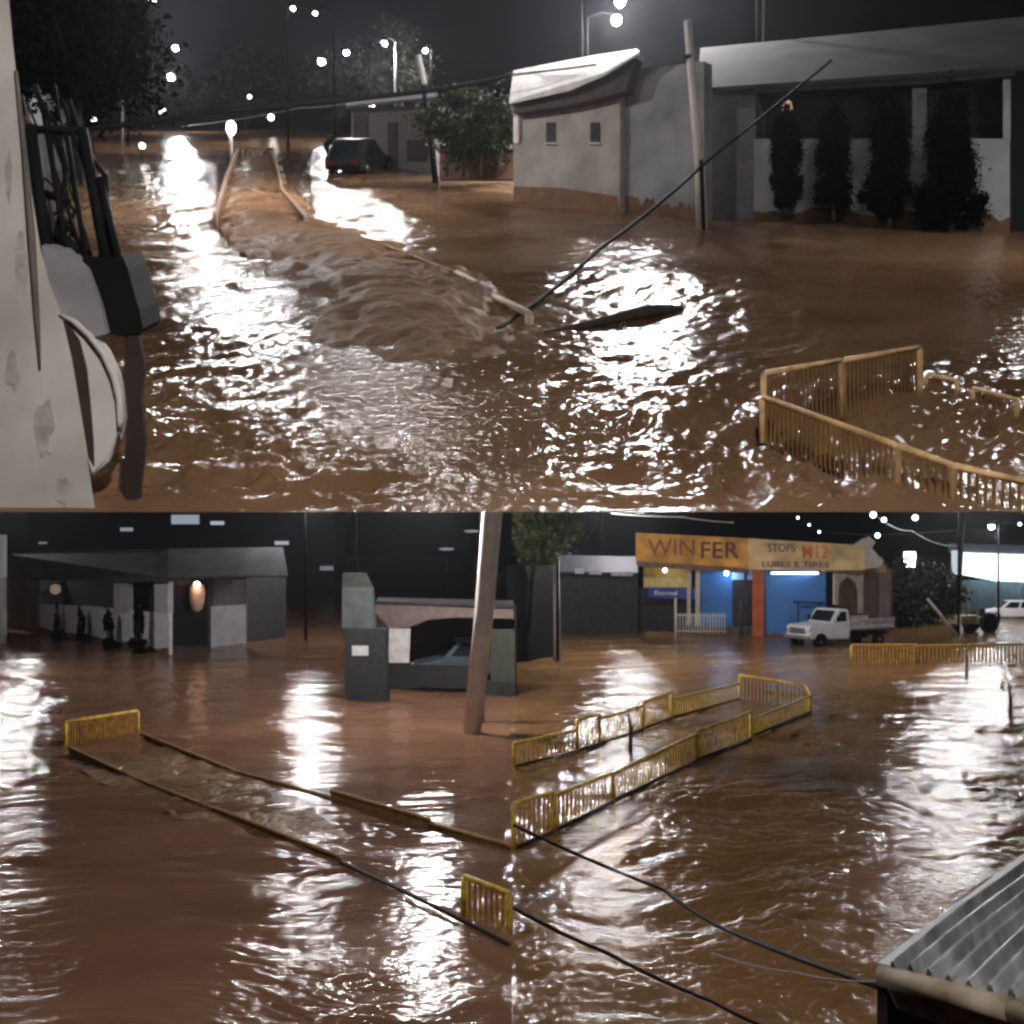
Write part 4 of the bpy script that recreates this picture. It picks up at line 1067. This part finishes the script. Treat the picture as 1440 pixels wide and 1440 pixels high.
# ------------------------------------------------------------------ overhead cables and string lamps
cable('pale overhead cable above the yellow sign', [P(860, 722, 52), P(960, 727, 52), P(1032, 735, 52)], .035, M_galv, sag=.05)
cable('pale overhead cable right of the cream sign', [P(1236, 728, 50), P(1282, 746, 50), P(1345, 768, 50)], .03, M_galv, sag=.2)
cable('dark overhead cable with string lamps above the cream sign', [P(1060, 700, 48), P(1140, 742, 48), P(1235, 752, 48), P(1440, 735, 48)], .02, M_darkmetal, sag=.1)
for k, (x, y, r_, lab) in enumerate([(1122, 728, .05, 'faint string lamp, first one left over the cream sign'), (1138, 738, .045, 'faint string lamp, second from the left over the cream sign'), (1152, 748, .05, 'faint string lamp just above the cream sign'), (1228, 724, .14, 'string lamp at the top edge over the urn'), (1243, 731, .11, 'string lamp a little right of the one over the urn'), (1234, 753, .11, 'string lamp right beside the sign ornament'), (1287, 728, .13, 'oblong string lamp over the flood lamp'), (1434, 737, .07, 'small string lamp at the right edge')]):
    p = P(x, y, 48)
    t_ = Thing('string_lamp', lab, 'lamp', p, group='string lamps over the street')
    t_.add('socket', MB().tube([p + Vector((0, 0, r_ * .8)), p + Vector((0, 0, r_ * .8 + .12))], .025, n=6), M_darkmetal)
    t_.add('bulb', MB().ball(p, r_), G_dim2)
cable('black cable crossing the lower water from the middle seam', [P(722, 1160, 10), P(935, 1252, 10.5), P(1010, 1302, 9), P(1250, 1392, 5.3)], .018, M_black, sag=.02)
cable('black cable crossing the bottom of the water from the middle seam', [P(722, 1276, 8.5), P(850, 1338, 8.8), P(1000, 1408, 9), P(1120, 1462, 9)], .017, M_black, sag=.02)
cable('thin pale cable running to the sheet roof corner', [P(1000, 1340, 8), P(1120, 1368, 6.5), P(1245, 1380, 5.2)], .006, mat('pale_cable', (.35, .28, .24), .7), sag=.02)
# ------------------------------------------------------------------ railings
g = 'yellow railings of the median'
railing('yellow baluster railing on the far side of the median, with steps', [(L(723, 1080), L(812, 1058), .64), (L(812, 1058), L(843, 1049), .92), (L(843, 1049), L(904, 1027), .78), (L(904, 1027), L(944, 1011), (.9, .9)), (L(945, 1011), L(1040, 984), (.66, .62))], M_yellow, spacing=.19, r=.042, bal_r=.018)
railing('tall curved yellow railing end closing the median', [(L(1040, 984), L(1092, 992), (.95, .92)), (L(1092, 992), L(1133, 998), (.92, .85)), (L(1133, 998), L(1140, 1003), (.85, .62))], M_yellow, spacing=.16, r=.04, bal_r=.008, base_bar=False)
railing('yellow baluster railing on the near side of the median, with steps', [(L(1139, 1003), L(1058, 1037), (.6, .56)), (L(1056, 1041), L(980, 1071), (.86, .82)), (L(980, 1071), L(862, 1130), (.76, .68)), (L(862, 1130), L(780, 1171), (.7, .76)), (L(778, 1172), L(723, 1196), (.85, .9))], M_yellow, spacing=.17, r=.042, bal_r=.018)
railing('ochre railing half under water beyond the truck', [(L(1197, 936), L(1290, 930), (1.0, .85)), (L(1290, 930), L(1440, 926), (.8, .75))], M_ochre, spacing=.22, r=.06, bal_r=.05, base_bar=False)
# saplings on the median
for x, yb, yt, lab in ((886, 1058, 996, 'thin bare sapling standing in the median water'), (1359, 950, 905, 'thin bare sapling in the bright water at the right'), (1420, 1008, 960, 'bent leafless sapling near the right edge of the water')):
    b = L(x, yb); h = (yb - yt) * b.y / F
    t_ = Thing('sapling', lab, 'sapling', b)
    t_.add('stem', MB().tube([b - Vector((0, 0, .2)), b + Vector((.03, 0, h * .5)), b + Vector((-.05, 0, h))], [.06, .045, .02], n=6).tube([b + Vector((.03, 0, h * .5)), b + Vector((.3, .1, h * .8))], [.025, .01], n=5), M_bark)
    t_.add('leaves', foliage(MB(), b + Vector((0, 0, h * .9)), (.3, .25, .3), 40, .05, int(x), 8), M_leaf)
# ------------------------------------------------------------------ corrugated sheet roof at the lower right corner
A = P(1250, 1366, 5.2); Bq = P(1424, 1412, 4.6)          # eave
C = P(1520, 1150, 9.5); Dq = P(1660, 1165, 8.2)
th = Thing('sheet_roof', 'grey corrugated sheet roof with a rusty gutter in the lower right corner', 'roof', A)
e1 = (Bq - A); up = (C - A)
nrm = e1.cross(up).normalized()
if nrm.z < 0: nrm = -nrm
nx, ny = 170, 30
rb = MB(); grid = []
for j in range(ny + 1):
    v = j / ny; row = []
    for i in range(nx + 1):
        u = i / nx * 2.4
        ridge = math.sin(u / 2.4 * 2 * math.pi * 15)
        zz = .055 * max(-.3, ridge) ** 1 + .006 * math.sin(u * 7 + v * 5) + .012 * math.sin(v * 9 + u * 2)
        row.append(rb.bm.verts.new(A + e1 * u + up * v + nrm * zz))
    grid.append(row)
for j in range(ny):
    for i in range(nx):
        f = rb.bm.faces.new((grid[j][i], grid[j][i + 1], grid[j + 1][i + 1], grid[j + 1][i])); f.smooth = True
bmesh.ops.solidify(rb.bm, geom=list(rb.bm.faces), thickness=.006)
M_zinc = mat('wet_zinc', (.75, .8, .86), .3, metal=.3, var=.75, scale=3.2, stretch=(1.6, .35, 1), bump=.08)
th.add('sheet', rb, M_zinc)
th.add('verge_flashing', MB().prism([A - e1 * .1, A + e1 * .02, C + e1 * .02, C - e1 * .06], nrm * .03), mat('pale_flashing', (.42, .45, .44), .5))
gt = MB(); gt.tube([A - e1 * .06 - Vector((0, 0, .03)), Bq + e1 * .0 - Vector((0, 0, .03))], [.055, .06], n=12); gt.tube([Bq - Vector((0, 0, .03)), Bq + e1 * 1.2 - Vector((0, 0, .03))], [.06, .065], n=12)
th.add('gutter', gt, mat('rusty_gutter', (.34, .28, .2), .7, var=.5, scale=5, dirt=(.12, .07, .035)))
th.add('fascia_board', MB().prism([A + Vector((0, .05, -.08)), Bq + e1 * 1.2 + Vector((0, .05, -.09)), Bq + e1 * 1.2 + Vector((0, .05, -.26)), A + e1 * .12 + Vector((0, .05, -.2))], Vector((0, .03, 0))), mat('worn_board', (.42, .38, .33), .8, var=.6, scale=7, dirt=(.08, .05, .04)))
th.add('house_wall', MB().prism([A + e1 * .15 + Vector((0, .25, -.1)), Bq + e1 * 1.2 + Vector((0, .25, -.1)), Bq + e1 * 1.2 + Vector((0, .25, -4)), A + e1 * .15 + Vector((0, .25, -4))], Vector((0, .15, 0))), M_black)
